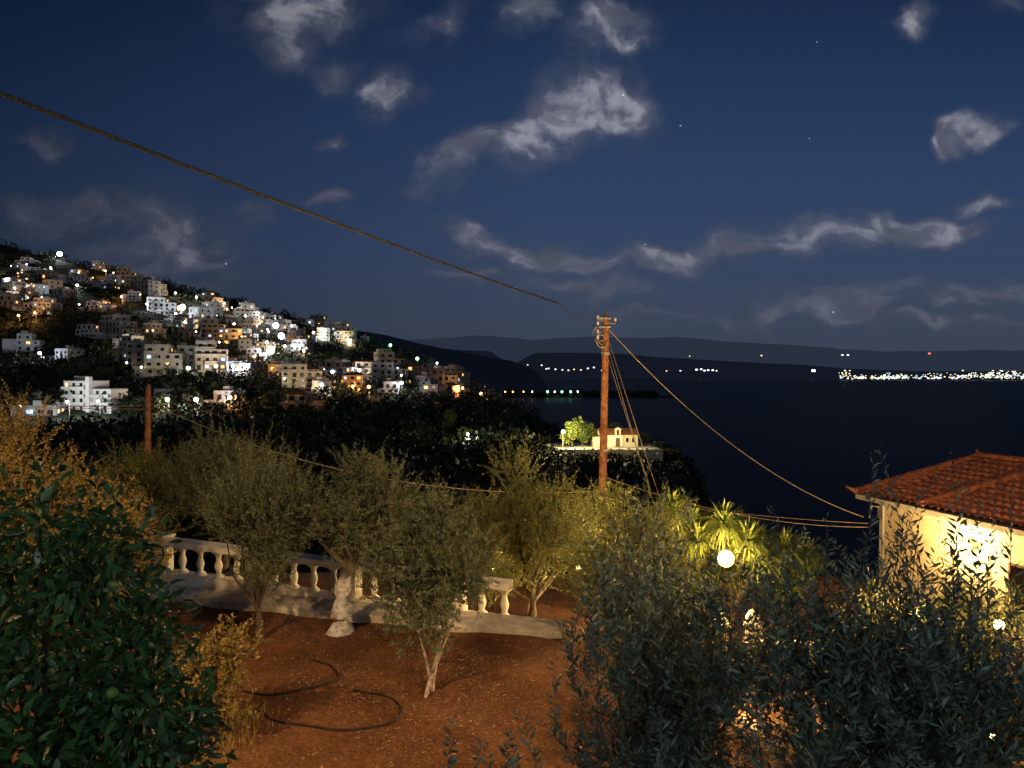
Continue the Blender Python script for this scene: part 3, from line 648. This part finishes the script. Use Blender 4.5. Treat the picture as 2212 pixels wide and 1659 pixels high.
# ------------------------------------------------------------------ yuccas
def yucca(x,y,ztop,heads,seed,label):
    rr=np.random.default_rng(seed); z0=Z(x,y); e=empty("yucca",(x,y,z0)); top(e,label,"yucca","yuccas near the garden lamp")
    q=B(); V=[];F=[];at=[]
    for (dx,dz) in heads:
        h=np.array([dx,rr.uniform(-.2,.2),ztop-z0+dz]); q.tube([(0,0,-.1),(dx*.4,0,h[2]*.5),tuple(h)],[.13,.1,.07],8,0)
        n=300; d=unit(rr.normal(size=(n,3))+np.array([0,0,.15])); ln=rr.uniform(.45,.85,n)
        S=unit(np.cross(d,np.array([0,0,1.0]))+1e-4); w=.019
        P0=h+d*.05; P1=h+d*ln[:,None]*.55; P2=h+d*ln[:,None]; P2[:,2]-=rr.uniform(.1,.4,n)*ln
        b=sum(len(v) for v in V)
        vs=np.stack([P0-S*w*.6,P0+S*w*.6,P1+S*w,P1-S*w,P2+S*.003,P2-S*.003],1).reshape(-1,3); o=np.arange(n)[:,None]*6+b
        V.append(vs); F.append(o+np.array([[0,1,2,3]])); F.append(o+np.array([[3,2,4,5]])); a=rr.uniform(0,1,n); at+= [a,a]
    q.obj("trunk",[M_bark],e,smooth=True)
    ob=bpy.data.objects.new("crown",fast_mesh("crown",np.concatenate(V),np.concatenate(F),mats=[M_yucca],attr=np.concatenate(at))); link(ob,e)
yucca(4.0,18.3,1.15,[(0,0),(.6,-.45),(-.6,-.5),(0,-1.0)],1,"spiky yucca with several rosettes lit yellow-green")
yucca(5.2,18.0,.9,[(0,0),(-.6,-.5),(.6,-.4),(0,-1.0),(1.0,-.9)],2,"spiky yucca rising behind a glowing garden lamp")
yucca(6.9,18.6,.15,[(0,0),(.6,-.3),(-.6,.1),(0,-.8)],3,"spiky yucca near the house corner")
# ------------------------------------------------------------------ balustrade
ex0,ey0=-7.6,ybal(-7.6); L_=7.8; ang=math.atan2(-.265,1)
e=empty("balustrade",(ex0,ey0,0),rot=ang); top(e,"white concrete balustrade with bulbous balusters along the garden","balustrade")
def slz(s): return .42-.05*s
q=B(); n=22
for i in range(n):
    a=i*L_/n; b=(i+1)*L_/n
    q.add([(a,0,-1.5),(b,0,-1.5),(b,0,slz(b)),(a,0,slz(a)),(a,.3,-1.5),(b,.3,-1.5),(b,.3,slz(b)),(a,.3,slz(a))],[(0,1,2,3),(3,2,6,7),(5,4,7,6)],0)
q.obj("plinth",[M_plaster],e)
q=B()
for i in range(n):
    a=i*L_/n; b=(i+1)*L_/n; h0=.56;h1=.68
    q.add([(a,-.02,slz(a)+h0),(b,-.02,slz(b)+h0),(b,-.02,slz(b)+h1),(a,-.02,slz(a)+h1),(a,.32,slz(a)+h0),(b,.32,slz(b)+h0),(b,.32,slz(b)+h1),(a,.32,slz(a)+h1)],[(0,1,2,3),(3,2,6,7),(5,4,7,6),(1,0,4,5)],0)
q.obj("rail",[M_plaster],e)
q=B(); prof=[(.12,0),(.11,.04),(.05,.09),(.055,.14),(.08,.22),(.08,.27),(.05,.36),(.05,.42),(.08,.48),(.14,.53),(.16,.56)]
q.lathe(prof,(0,.15,0),14); MB=q.mesh("baluster",[M_plaster],True)
q=B(); q.box((-.12,.0,-.3),(.12,.3,.71),0); q.box((-.15,-.04,.71),(.15,.34,.76),0); MP=q.mesh("post",[M_plaster])
s=.2; k=0
while s<L_:
    post=(k%5==0); o=bpy.data.objects.new("post" if post else "baluster",MP if post else MB); o.location=(s,0.0 if not post else -.03,slz(s)); link(o,e); s+=.44; k+=1
q=B(); n=20
for i in range(n):
    a=-.5+i*9.4/n; b=-.5+(i+1)*9.4/n
    q.add([(a,-.62,-.3),(b,-.62,-.3),(b,-.62,.13),(a,-.62,.13),(a,-.03,.16),(b,-.03,.16)],[(0,1,2,3),(3,2,5,4)],0)
o=q.obj("kerb_pavement",[M_concrete],rot=ang,loc=(ex0,ey0,0)); top(o,"pale concrete kerb strip along a balustrade","kerb",kind="structure")
# ------------------------------------------------------------------ poles
def pole(x,y,ztop,lean,label,fit=True):
    z0=Z(x,y); e=empty("utility_pole",(x,y,z0)); top(e,label,"utility pole","timber utility poles")
    h=ztop-z0; q=B(); n=10
    q.tube([(lean*i/n,0,-.3+(h+.3)*i/n) for i in range(n+1)],[.135-.04*i/n for i in range(n+1)],14,0)
    q.tube([(lean,0,h),(lean+.03,0,h+.12)],[.095,.03],14,0)
    q.obj("post",[M_pole],e,smooth=False)
    if fit:
        for zz,ss in ((-.12,-1),(-.3,-1),(-.55,-1),(-.2,1),(-.72,-1)):
            q=B(); X=lean
            q.tube([(X+ss*.08,-.08,h+zz),(X+ss*.26,-.1,h+zz),(X+ss*.26,-.1,h+zz+.08)],.013,6,1)
            q.lathe([(.03,0),(.045,.02),(.03,.05),(.045,.07),(.025,.11),(.004,.12)],(X+ss*.26,-.1,h+zz+.06),10,0); q.obj("insulator",[M_porc,M_metal],e,smooth=True)
        q=B(); pts=[(lean-.12-.2*math.sin(a)*(1 if a<3 else .8),-.13,h-.45-.24+.24*math.cos(a)) for a in np.linspace(.2,5.6,16)]
        q.tube(pts,.016,6,0); q.tube([(lean-.3,-.12,h-.3),(lean-.42,-.12,h-.5),(lean-.34,-.13,h-.72),(lean-.12,-.13,h-.85),(lean-.1,-.12,h-1.2)],.016,6,0); q.obj("cable_loop",[M_cable2],e,smooth=True)
        q=B(); q.box((lean-.3,-.14,h-.08),(lean+.12,-.1,h-.03),0); q.obj("bracket",[M_metal],e)
        q=B(); q.box((lean-.24,-.14,h-.34),(lean+.12,-.1,h-.29),0); q.obj("bracket",[M_metal],e)
        for zz in (-1.1,-4.0):
            q=B(); q.tube([(lean*.9,0,h+zz-.04),(lean*.9,0,h+zz+.04)],.125,14,0); q.obj("band",[M_metal],e)
px,py=2.66,22.0; PT=EYE+.076*22
pole(px,py,PT,.17,"tall weathered timber utility pole with insulators and looped cables")
lx,ly=-12.3,24.5
pole(lx,ly,EYE-.021*24.5,.1,"shorter plain timber utility pole among olives",False)
def cable(a,b,sag,r_,mat,label,n=28,twist=False):
    q=B(); a=Vector(a); b=Vector(b); D=b-a
    if twist:
        n=170
        for ph in (0,2.1,4.2):
            pts=[]
            for i in range(n+1):
                s=i/n; p=a+D*s; th=s*95+ph; pts.append((p.x+math.cos(th)*r_*.3,p.y+math.cos(th)*r_*.6,p.z-sag*4*s*(1-s)+math.sin(th)*r_*.75))
            q.tube(pts,r_*.62,5,0)
    else:
        q.tube([tuple((a+D*(i/n))-Vector((0,0,sag*4*(i/n)*(1-i/n)))) for i in range(n+1)],r_,6,0)
    o=q.obj("overhead_cable",[mat],smooth=True); top(o,label,"cable","cables strung from the timber poles"); return o
PX=px+.17
A=Vector((b_(0)*7,7,EYE+g_(188)*7)); Bp=Vector((b_(1205)*20.6,20.6,EYE+g_(655)*20.6)); A2=A-(Bp-A)*.25
cable(A2,Bp,.10,.02,M_cable,"thick twisted bundle cable running overhead",twist=True)
cable(Bp,(PX-.24,py-.1,PT-.3),.12,.008,M_cable,"thin tail of a bundle cable tied to a pole")
cable(Bp,(PX-.2,py-.1,PT-.15),-.0,.006,M_cable,"thin tail of a bundle cable tied to a pole")
H1=Vector((b_(1868)*23.4,23.4,EYE+g_(1118)*23.4)); H2=Vector((b_(1878)*23.2,23.2,EYE+g_(1140)*23.2))
cable((PX+.1,py,PT-.4),H1,.75,.014,M_cable2,"pale service cable sagging from pole to house")
pm=EYE+g_(1030)*22
cable((px+.12,py,pm),H2,.38,.012,M_cable2,"pale cable sagging from mid pole to house")
cable((px+.12,py,EYE+g_(1070)*22),H2+Vector((0,0,.12)),.12,.009,M_cable2,"thin cable from mid pole to house")
cable((lx+.1,ly,EYE-.04*24.5),(px-.1,py,EYE+g_(1062)*22),.95,.012,M_cable2,"pale cable slung between two timber poles")
cable((lx-14,18,EYE+.35),(lx,ly,EYE-.045*24.5),.4,.012,M_cable2,"cable running on from the shorter pole")
cable((lx-12,21,EYE-.7),(lx,ly,EYE-.05*24.5),.05,.01,M_cable2,"cable running on from the shorter pole")
for (u,v,yy,k) in ((1412,1068,18.5,-.75),(1432,1072,18.5,-.5),(1395,1000,19.5,-1.1)):
    cable((PX,py-.1,PT+k+.0),(b_(u)*yy+.15,yy,EYE+g_(v+60)*yy),.05,.009,M_cable2,"taut guy wire anchoring a timber pole")
# ------------------------------------------------------------------ tiled house
hr=math.atan2(-.96,.27)
FX,FY=11.3,24.0; EZ=.62
e=empty("tiled_house",(FX,FY,0),rot=hr); top(e,"cream single-storey house with terracotta tiled hip roof","house")
W=3.66;A1=1.34;LEN=13.0;RI=1.2
q=B()
def patch(fn,nu,nv,wave,flip=False,m=0):
    base=len(q.v)
    for j in range(nv+1):
        for i in range(nu+1):
            p=fn(i/nu,j/nv); q.v.append(p)
    for j in range(nv):
        for i in range(nu):
            a=base+j*(nu+1)+i; f=(a,a+1,a+nu+2,a+nu+1); q.f.append(f[::-1] if flip else f); q.m.append(m)
NR=12
def front(s,t):
    a=s*LEN; bmax=min(W,W*a/A1) if a<A1 else W
    b=t*bmax; k=t*NR; fr=k-math.floor(k+1e-6)
    wob=.012*math.sin(math.floor(k+1e-6)*5.3+a*3.1)
    z=EZ+.328*b+.085*abs(math.sin(math.pi*(a+wob)/.25))**.7+.06*(1-fr)
    return (a,b,z)
patch(front,830,NR*4,True)
def back(s,t):
    a=s*LEN; bmax=W if a>=A1 else W*a/A1; b=t*bmax
    return (a,2*W-b,EZ+.328*b+.02)
patch(back,60,2,True,True)
def end(s,t):
    b=s*2*W; amax=A1*(1-abs(b-W)/W); a=t*amax
    return (a,b,EZ+RI*a/A1+.045*abs(math.sin(math.pi*b/.24)))
patch(end,240,10,True,True)
def ridgetiles(p0,p1,r_):
    p0=Vector(p0);p1=Vector(p1); n=int((p1-p0).length/.33); 
    for i in range(n):
        a=p0.lerp(p1,i/n); b=p0.lerp(p1,(i+1.12)/n); q.tube([tuple(a),tuple(b)],[r_*1.12,r_*.88],8,0)
ridgetiles((0,0,EZ+.08),(A1,W,EZ+RI+.09),.11); ridgetiles((0,2*W,EZ+.06),(A1,W,EZ+RI+.05),.10)
ridgetiles((A1,W,EZ+RI+.09),(LEN,W,EZ+RI+.09),.11); ridgetiles((2.65,0,EZ+.14),(4.0,W,EZ+RI+.14),.11)
q.tube([(A1,W,EZ+RI+.05),(A1-.12,W,EZ+RI+.28)],[.09,.03],8,0); q.tube([(0.05,0.05,EZ+.05),(-.2,-.2,EZ+.22)],[.09,.03],8,0)
q.obj("roof",[M_tile],e)
q=B(); q.box((0,0.0,EZ-.16),(LEN,.10,EZ-.01),0); q.box((0,.10,EZ-.16),(.1,2*W,EZ-.01),0); q.box((.1,.1,EZ-.13),(LEN,.52,EZ-.06),0); q.obj("eave_board",[M_plaster],e)
q=B()
def wallseg(a0,a1,z0,z1): q.box((a0,.5,z0),(a1,.78,z1),0)
ops=[(5.1,5.9,-1.5,-.45),(8.2,9.3,-2.4,-.2)]
cur=.5
for (a0,a1,z0,z1) in ops:
    wallseg(cur,a0,-2.8,EZ-.13); wallseg(a0,a1,z1,EZ-.13); 
    if z0>-2.4: wallseg(a0,a1,-2.8,z0)
    cur=a1
wallseg(cur,LEN,-2.8,EZ-.13); q.box((.5,.78,-2.8),(.78,2*W-.5,EZ-.1),0); q.box((.78,2*W-.78,-2.8),(LEN,2*W-.5,EZ-.1),0)
q.obj("wall",[M_cream],e)
q=B(); q.box((5.1,.66,-1.5),(5.9,.7,-.45),0)
ow=q.obj("window",[M_dark],e); f=B()
for c0,c1 in (((5.06,.46,-1.54),(5.12,.66,-.41)),((5.88,.46,-1.54),(5.94,.66,-.41)),((5.12,.46,-.47),(5.88,.66,-.41)),((5.12,.46,-1.54),(5.88,.66,-1.48)),((5.47,.6,-1.48),(5.53,.66,-.47))): f.box(c0,c1,0)
f.obj("frame",[M_wood_door],ow)
q=B(); q.box((8.2,.66,-2.4),(9.3,.71,-.2),0); q.obj("door",[M_wood_door],e)
q=B(); q.tube([(3.94,.5,-.1),(3.94,.32,-.1),(3.94,.3,-.16)],.02,6,0); q.ball((3.94,.28,-.25),.14,1,12,8); lo=q.obj("wall_lamp",[M_metal,E_warm],e,smooth=True)
plight("lamp_light",(3.94,-.05,-.28),560,(1,.62,.22),.1,e)
q=B(); q.tube([(.75,.42,-2.6),(.75,.42,EZ-.2)],.04,8,0); q.obj("downpipe",[M_metal],e)
q=B(); q.tube([(.6,.40,.25),(.5,.2,.3),(.45,.15,-.1)],.02,6,0); q.box((.5,.42,-.1),(.75,.49,.3),0); q.obj("cable_bracket",[M_metal],e)
# ------------------------------------------------------------------ garden lamps
def glamp(x,y,z,r_,pw,label,col=(1,.64,.22)):
    z0=Z(x,y); e=empty("garden_lamp",(x,y,z0)); top(e,label,"garden lamp","warm garden lamps")
    q=B(); q.lathe([(.06,0),(.03,.06),(.018,.12),(.018,z-z0-r_),(.04,z-z0-r_+.01),(.04,z-z0-r_+.04)],(0,0,0),10); q.obj("post",[M_dark],e,smooth=True)
    q=B(); q.ball((0,0,z-z0+.03),r_,0,14,9); q.obj("globe",[E_warm],e,smooth=True)
    plight("lamp_light",(0,-r_-.14,z-z0+r_+.1),pw,col,.08,e)
glamp(4.93,16.8,.28,.19,1500,"glowing globe garden lamp beneath yuccas")
glamp(-.4,17.0,-.05,.07,900,"small warm lamp behind the balustrade")
glamp(1.5,16.5,.15,.06,450,"small warm lamp among olive branches")
glamp(7.9,11.8,.48,.08,420,"small warm lamp on a terrace")
glamp(6.1,11.0,.55,.06,320,"small warm lamp on a terrace")
glamp(5.4,10.2,.3,.06,320,"small warm lamp on a terrace")
glamp(3.2,14.4,-.6,.05,600,"small warm lamp low among bushes")
glamp(7.0,12.6,.4,.05,320,"small warm lamp on a terrace")
glamp(6.2,9.4,-.1,.06,320,"small warm lamp on a terrace")
glamp(3.2,10.0,-.2,.05,260,"small warm lamp low among bushes")
e=empty("garden_wall",(3.4,15.6,Z(4,15.6))); top(e,"low cream garden wall with rounded gate piers","wall")
q=B(); q.box((0,0,-.5),(1.0,.2,.5),0); q.box((1.9,0,-.5),(6.0,.2,.5),0); q.box((0,-.04,.5),(1.0,.24,.58),0); q.box((1.9,-.04,.5),(6.0,.24,.58),0)
q.obj("wall",[M_cream],e)
for xx in (1.1,1.8):
    q=B(); q.lathe([(.16,-.5),(.16,.9),(.2,.92),(.2,1.0),(.14,1.05),(.15,1.15),(.08,1.26),(.01,1.3)],(xx,.1,0),14)
    q.obj("gate_pier",[M_plaster],e,smooth=True)
# ------------------------------------------------------------------ hoses, litter
def hose(pts,label):
    P=[Vector((p[0],p[1],Z(p[0],p[1])+.016)) for p in pts]; out=[]
    for i in range(len(P)-1):
        p0=P[max(i-1,0)];p1=P[i];p2=P[i+1];p3=P[min(i+2,len(P)-1)]
        for k in range(6):
            t=k/6; x,y,_=(.5*((2*p1)+(p2-p0)*t+(2*p0-5*p1+4*p2-p3)*t*t+(3*p1-p0-3*p2+p3)*t**3)); out.append((x,y,Z(x,y)+.018))
    out.append(tuple(P[-1])); q=B(); q.tube(out,.016,7,0); o=q.obj("irrigation_hose",[M_rubber],smooth=True); top(o,label,"hose","irrigation hoses on bare earth")
hose([(-3.9,10.46),(-3.5,10.38),(-3.09,10.42),(-2.74,10.6),(-2.62,10.96),(-2.85,11.4),(-3.0,11.5),(-3.23,11.7)],"black irrigation hose curled on red earth")
hose([(-3.6,9.95),(-3.35,9.8),(-3.2,9.62),(-2.73,9.45),(-2.3,9.33),(-1.95,9.36),(-1.58,9.55),(-1.52,9.9),(-1.75,10.25),(-2.3,10.5)],"black irrigation hose looped across red earth")
rr=np.random.default_rng(77); n=26000
x=rr.uniform(-6.5,3,n); y=rr.uniform(6.5,13.4,n); keep=rr.random(n)<np.clip(.2+.8*np.exp(-((x+.3)**2+(y-10.6)**2)/3.0)+.5*np.exp(-((x+3)**2+(y-13)**2)/2)+.2*np.sin(x*3+y*2),0,1)
x=x[keep];y=y[keep];n=len(x); P=np.stack([x,y,zter(x,y)+.012],-1)
D=unit(np.stack([rr.normal(size=n),rr.normal(size=n),rr.uniform(-.1,.25,n)],-1)); nn=unit(np.stack([rr.normal(0,.35,n),rr.normal(0,.35,n),np.ones(n)],-1))
V,F=quads_at(P,D,nn,rr.uniform(.02,.05,n),rr.uniform(.007,.015,n))
o=bpy.data.objects.new("fallen_leaves",fast_mesh("fallen_leaves",V,F,mats=[leafmat("dry_leaf",(.10,.045,.025),(.58,.40,.27),trans=0)],attr=rr.uniform(0,1,n)**1.4)); link(o); top(o,"dry fallen olive leaves scattered on the soil","fallen leaves",kind="stuff")
n=1200; q=B()
for i in range(n):
    x=rr.uniform(-6,3); y=rr.uniform(7,13); s=rr.uniform(.008,.03); z=Z(x,y)
    pts=[(x+s*math.cos(a)*rr.uniform(.7,1.1),y+s*math.sin(a)*rr.uniform(.7,1.1),z) for a in (0,1.26,2.5,3.8,5.0)]
    q.add(pts+[(x,y,z+s*rr.uniform(.5,.9))],[(0,1,5),(1,2,5),(2,3,5),(3,4,5),(4,0,5)],0)
o=q.obj("gravel",[noisy("clod",(.11,.045,.022),(.28,.15,.085),3,.95,0)]); top(o,"small stones and clods on bare soil","stones",kind="stuff")
n=700; x=-3.75+rr.normal(0,.35,n); y=9.0+rr.normal(0,.5,n); P=np.stack([x,y,zter(x,y)],-1); D=unit(np.stack([rr.normal(0,.35,n),rr.normal(0,.35,n),np.ones(n)],-1))
V,F=quads_at(P,D,unit(rr.normal(size=(n,3))),rr.uniform(.08,.3,n),np.full(n,.010))
o=bpy.data.objects.new("dry_grass",fast_mesh("dry_grass",V,F,mats=[M_shrub],attr=rr.uniform(0,1,n))); link(o); top(o,"dry grass tufts on red earth","grass",kind="stuff")
# ------------------------------------------------------------------ street lamp and an added unseen spot lighting the garden
def bigl(x,y,h,ax,ay,tgt,en,cone,blend,label):
    e=empty("street_lamp",(x,y,0)); top(e,label,"street lamp")
    q=B(); q.tube([(0,0,-.3),(0,0,h)],[.09,.06],10,0); q.tube([(0,0,h),(ax*.3,ay*.3,h+.3),(ax*.8,ay*.8,h+.4)],.04,8,0); q.obj("mast",[M_metal],e,smooth=True)
    q=B(); q.box((ax-.18,ay-.2,h+.34),(ax+.18,ay+.2,h+.48),0); q.obj("lamp_head",[M_metal],e)
    l=bpy.data.lights.new("lamp_light",'SPOT'); l.energy=en; l.color=(1,.60,.25); l.spot_size=math.radians(cone); l.spot_blend=blend; l.shadow_soft_size=.15
    o=bpy.data.objects.new("lamp_light",l); o.location=(ax,ay,h+.25); link(o,e)
    dv=Vector(tgt)-Vector((x+ax,y+ay,h+.25)); o.rotation_euler=dv.to_track_quat('-Z','Y').to_euler()
bigl(-8.0,1.0,7.5,.7,.9,(-2.9,12.6,.8),5200,82,.75,"sodium street lamp on a steel mast beside the garden")
bigl(5.2,1.2,9.0,-.5,.8,(-2.6,13.2,.6),4600,58,.6,"unseen lamp on a tall mast added to light the balustrade")  # added spot out of view, aimed to brighten the balustrade and soil
plight("house_side_light",(-1.5,.2,4.1),80,(.88,1,.85),.12)
plight("house_side_light",(1.6,-1.5,5.0),140,(.88,.98,1),.12)  # unseen light added by the camera to brighten the close olive leaves
# ------------------------------------------------------------------ moon
l=bpy.data.lights.new("moon",'SUN'); l.energy=.15; l.angle=math.radians(.5); l.color=(.85,.92,1)
o=bpy.data.objects.new("moon",l); o.rotation_euler=(math.radians(48),0,math.radians(28)); link(o)
# ------------------------------------------------------------------ sky
w=bpy.data.worlds.new("World"); scene.world=w; w.use_nodes=True; nt=w.node_tree; L=nt.links; bg=nt.nodes['Background']
tc=N(nt,'ShaderNodeTexCoord'); sep=N(nt,'ShaderNodeSeparateXYZ'); L.new(tc.outputs['Generated'],sep.inputs[0])
def MA(op,a,b=None,clamp=False):
    n=N(nt,'ShaderNodeMath',operation=op); n.use_clamp=clamp
    for i,x in enumerate((a,b)):
        if x is None: continue
        if isinstance(x,(int,float)): n.inputs[i].default_value=x
        else: L.new(x,n.inputs[i])
    return n.outputs[0]
yy=MA('MAXIMUM',sep.outputs['Y'],.08)
pu=MA('DIVIDE',sep.outputs['X'],yy); pv=MA('DIVIDE',sep.outputs['Z'],yy)
cmb=N(nt,'ShaderNodeCombineXYZ'); L.new(pu,cmb.inputs[0]); L.new(pv,cmb.inputs[1])
dn=N(nt,'ShaderNodeTexNoise'); dn.inputs['Scale'].default_value=8; dn.inputs['Detail'].default_value=7; dn.inputs['Roughness'].default_value=.52; L.new(cmb.outputs[0],dn.inputs['Vector'])
dv1=N(nt,'ShaderNodeVectorMath',operation='SUBTRACT'); L.new(dn.outputs['Color'],dv1.inputs[0]); dv1.inputs[1].default_value=(.5,.5,.5)
dv2=N(nt,'ShaderNodeVectorMath',operation='MULTIPLY'); L.new(dv1.outputs[0],dv2.inputs[0]); dv2.inputs[1].default_value=(.18,.12,0)
dp=N(nt,'ShaderNodeVectorMath',operation='ADD'); L.new(cmb.outputs[0],dp.inputs[0]); L.new(dv2.outputs[0],dp.inputs[1])
acc=None
cl=[(650,10,210,120,5,1.0),(950,60,100,55,20,.75),(1140,30,80,65,40,.85),(1310,65,140,105,25,1.0),(830,205,90,75,10,.85),(740,150,90,50,0,.6),(620,80,120,90,0,.6),
(1285,230,165,110,20,1.3),(1130,290,165,80,35,.9),(990,345,140,62,35,1.0),(1960,50,75,38,15,.95),(2080,300,95,38,20,1.0),(715,310,50,30,20,.75),(720,425,40,28,0,.7),
(350,520,240,130,-12,1.0),(180,470,240,90,-5,.8),(90,290,70,44,0,.7),(1030,515,140,40,-22,1.05),(1180,570,230,50,-6,1.1),(1440,560,240,44,4,1.05),(1760,520,290,50,6,1.15),(1990,490,190,46,-2,1.25),(1240,630,240,36,-2,.75),
(1880,655,420,44,3,.95),(2150,640,230,36,0,.95),(2130,430,110,30,10,.9),(1500,680,280,32,3,.65),(980,610,200,34,-3,.6),(2160,20,70,36,30,.65),(560,470,100,60,0,.55),(2050,700,340,28,0,.6)]
for (u,v,ru,rv,a,s) in cl:
    mp=N(nt,'ShaderNodeMapping',vector_type='TEXTURE'); mp.inputs['Location'].default_value=(b_(u),g_(v),0); mp.inputs['Rotation'].default_value=(0,0,math.radians(a)); mp.inputs['Scale'].default_value=(ru/1580*1.4,rv/1580*1.4,1)
    L.new(dp.outputs[0],mp.inputs['Vector']); ln=N(nt,'ShaderNodeVectorMath',operation='LENGTH'); L.new(mp.outputs[0],ln.inputs[0])
    mr=N(nt,'ShaderNodeMapRange',interpolation_type='SMOOTHSTEP'); mr.inputs['From Min'].default_value=1; mr.inputs['From Max'].default_value=.0; mr.inputs['To Max'].default_value=s
    L.new(ln.outputs['Value'],mr.inputs['Value'])
    acc=mr.outputs[0] if acc is None else MA('MAXIMUM',acc,mr.outputs[0])
hb=N(nt,'ShaderNodeMapRange'); hb.inputs['From Min'].default_value=.08; hb.inputs['From Max'].default_value=.28; hb.inputs['To Min'].default_value=0; hb.inputs['To Max'].default_value=1; L.new(pv,hb.inputs['Value'])
def cnoise(sx,sy,scale,det=6,ro=.52):
    cn=N(nt,'ShaderNodeTexNoise'); cn.inputs['Scale'].default_value=scale; cn.inputs['Detail'].default_value=det; cn.inputs['Roughness'].default_value=ro
    mp=N(nt,'ShaderNodeMapping'); mp.inputs['Rotation'].default_value=(0,0,-.35 if sy<2 else -.05); mp.inputs['Scale'].default_value=(sx,sy,1); L.new(dp.outputs[0],mp.inputs['Vector']); L.new(mp.outputs[0],cn.inputs['Vector']); return cn.outputs['Fac']
nA=cnoise(.8,1.3,11); nB=cnoise(.8,3.2,12)
nm=N(nt,'ShaderNodeMix',data_type='FLOAT'); L.new(hb.outputs[0],nm.inputs[0]); L.new(nB,nm.inputs[2]); L.new(nA,nm.inputs[3])
nz=MA('MULTIPLY',MA('SUBTRACT',nm.outputs[0],.5),2.6)
tot=MA('ADD',acc,MA('MULTIPLY',nz,MA('MINIMUM',MA('MULTIPLY',acc,1.5),1)))
den=N(nt,'ShaderNodeMapRange',interpolation_type='SMOOTHSTEP'); den.inputs['From Min'].default_value=-.02; den.inputs['From Max'].default_value=1.15
L.new(tot,den.inputs['Value'])
gr=N(nt,'ShaderNodeValToRGB'); L.new(MA('ADD',MA('MULTIPLY',pv,1.6),.05),gr.inputs['Fac'])
e=gr.color_ramp.elements; e[0].position=0; e[0].color=(.032,.040,.055,1); e[1].position=1; e[1].color=(.0065,.0165,.045,1)
for p,c in ((.06,(.044,.056,.080)),(.16,(.042,.059,.099)),(.34,(.034,.060,.128)),(.58,(.021,.045,.113)),(.8,(.012,.029,.079))):
    x=e.new(p); x.color=(*c,1)
lf=N(nt,'ShaderNodeMapRange'); lf.inputs['From Min'].default_value=-.75; lf.inputs['From Max'].default_value=.05; lf.inputs['To Min'].default_value=.45; lf.inputs['To Max'].default_value=1; L.new(pu,lf.inputs['Value'])
gs=N(nt,'ShaderNodeVectorMath',operation='SCALE'); L.new(gr.outputs['Color'],gs.inputs[0]); L.new(lf.outputs[0],gs.inputs['Scale'])
cc=N(nt,'ShaderNodeValToRGB'); e=cc.color_ramp.elements; e[0].position=0; e[0].color=(.046,.058,.085,1); e[1].position=1; e[1].color=(.28,.285,.34,1); x=e.new(.5); x.color=(.105,.115,.16,1)
hb2=N(nt,'ShaderNodeMapRange'); hb2.inputs['From Min'].default_value=.06; hb2.inputs['From Max'].default_value=.3; hb2.inputs['To Min'].default_value=.5; hb2.inputs['To Max'].default_value=1; L.new(pv,hb2.inputs['Value'])
sh=cnoise(1.3,1.7,15,4,.48)
shm=N(nt,'ShaderNodeMapRange',interpolation_type='SMOOTHSTEP'); shm.inputs['From Min'].default_value=.33; shm.inputs['From Max'].default_value=.67; shm.inputs['To Min'].default_value=.35; shm.inputs['To Max'].default_value=1.15; L.new(sh,shm.inputs['Value'])
L.new(MA('MULTIPLY',MA('MULTIPLY',den.outputs[0],hb2.outputs[0]),shm.outputs[0]),cc.inputs['Fac'])
cs=N(nt,'ShaderNodeVectorMath',operation='SCALE'); L.new(cc.outputs['Color'],cs.inputs[0]); 
lf2=MA('ADD',MA('MULTIPLY',lf.outputs[0],.95),.05); L.new(lf2,cs.inputs['Scale'])
mx=N(nt,'ShaderNodeMix',data_type='RGBA'); L.new(MA('MULTIPLY',den.outputs[0],.92),mx.inputs[0]); L.new(gs.outputs[0],mx.inputs[6]); L.new(cs.outputs[0],mx.inputs[7])
vo=N(nt,'ShaderNodeTexVoronoi'); vo.inputs['Scale'].default_value=20; L.new(tc.outputs['Generated'],vo.inputs['Vector'])
st=MA('MULTIPLY',MA('LESS_THAN',vo.outputs['Distance'],.028),.25)
sa=N(nt,'ShaderNodeMix',data_type='RGBA',blend_type='ADD'); sa.inputs[0].default_value=1; L.new(mx.outputs[2],sa.inputs[6]); L.new(st,sa.inputs[7])
L.new(sa.outputs[2],bg.inputs['Color']); bg.inputs['Strength'].default_value=1.0
# ------------------------------------------------------------------ camera
c=bpy.data.cameras.new("camera"); c.sensor_width=36; c.lens=18/math.tan(math.radians(35)); c.clip_end=60000; c.clip_start=.05
o=bpy.data.objects.new("camera",c); o.location=(0,0,EYE); o.rotation_euler=(math.radians(90-.89),0,0); link(o); scene.camera=o
scene.view_settings.view_transform='Standard'; scene.view_settings.look='None'; scene.view_settings.exposure=0
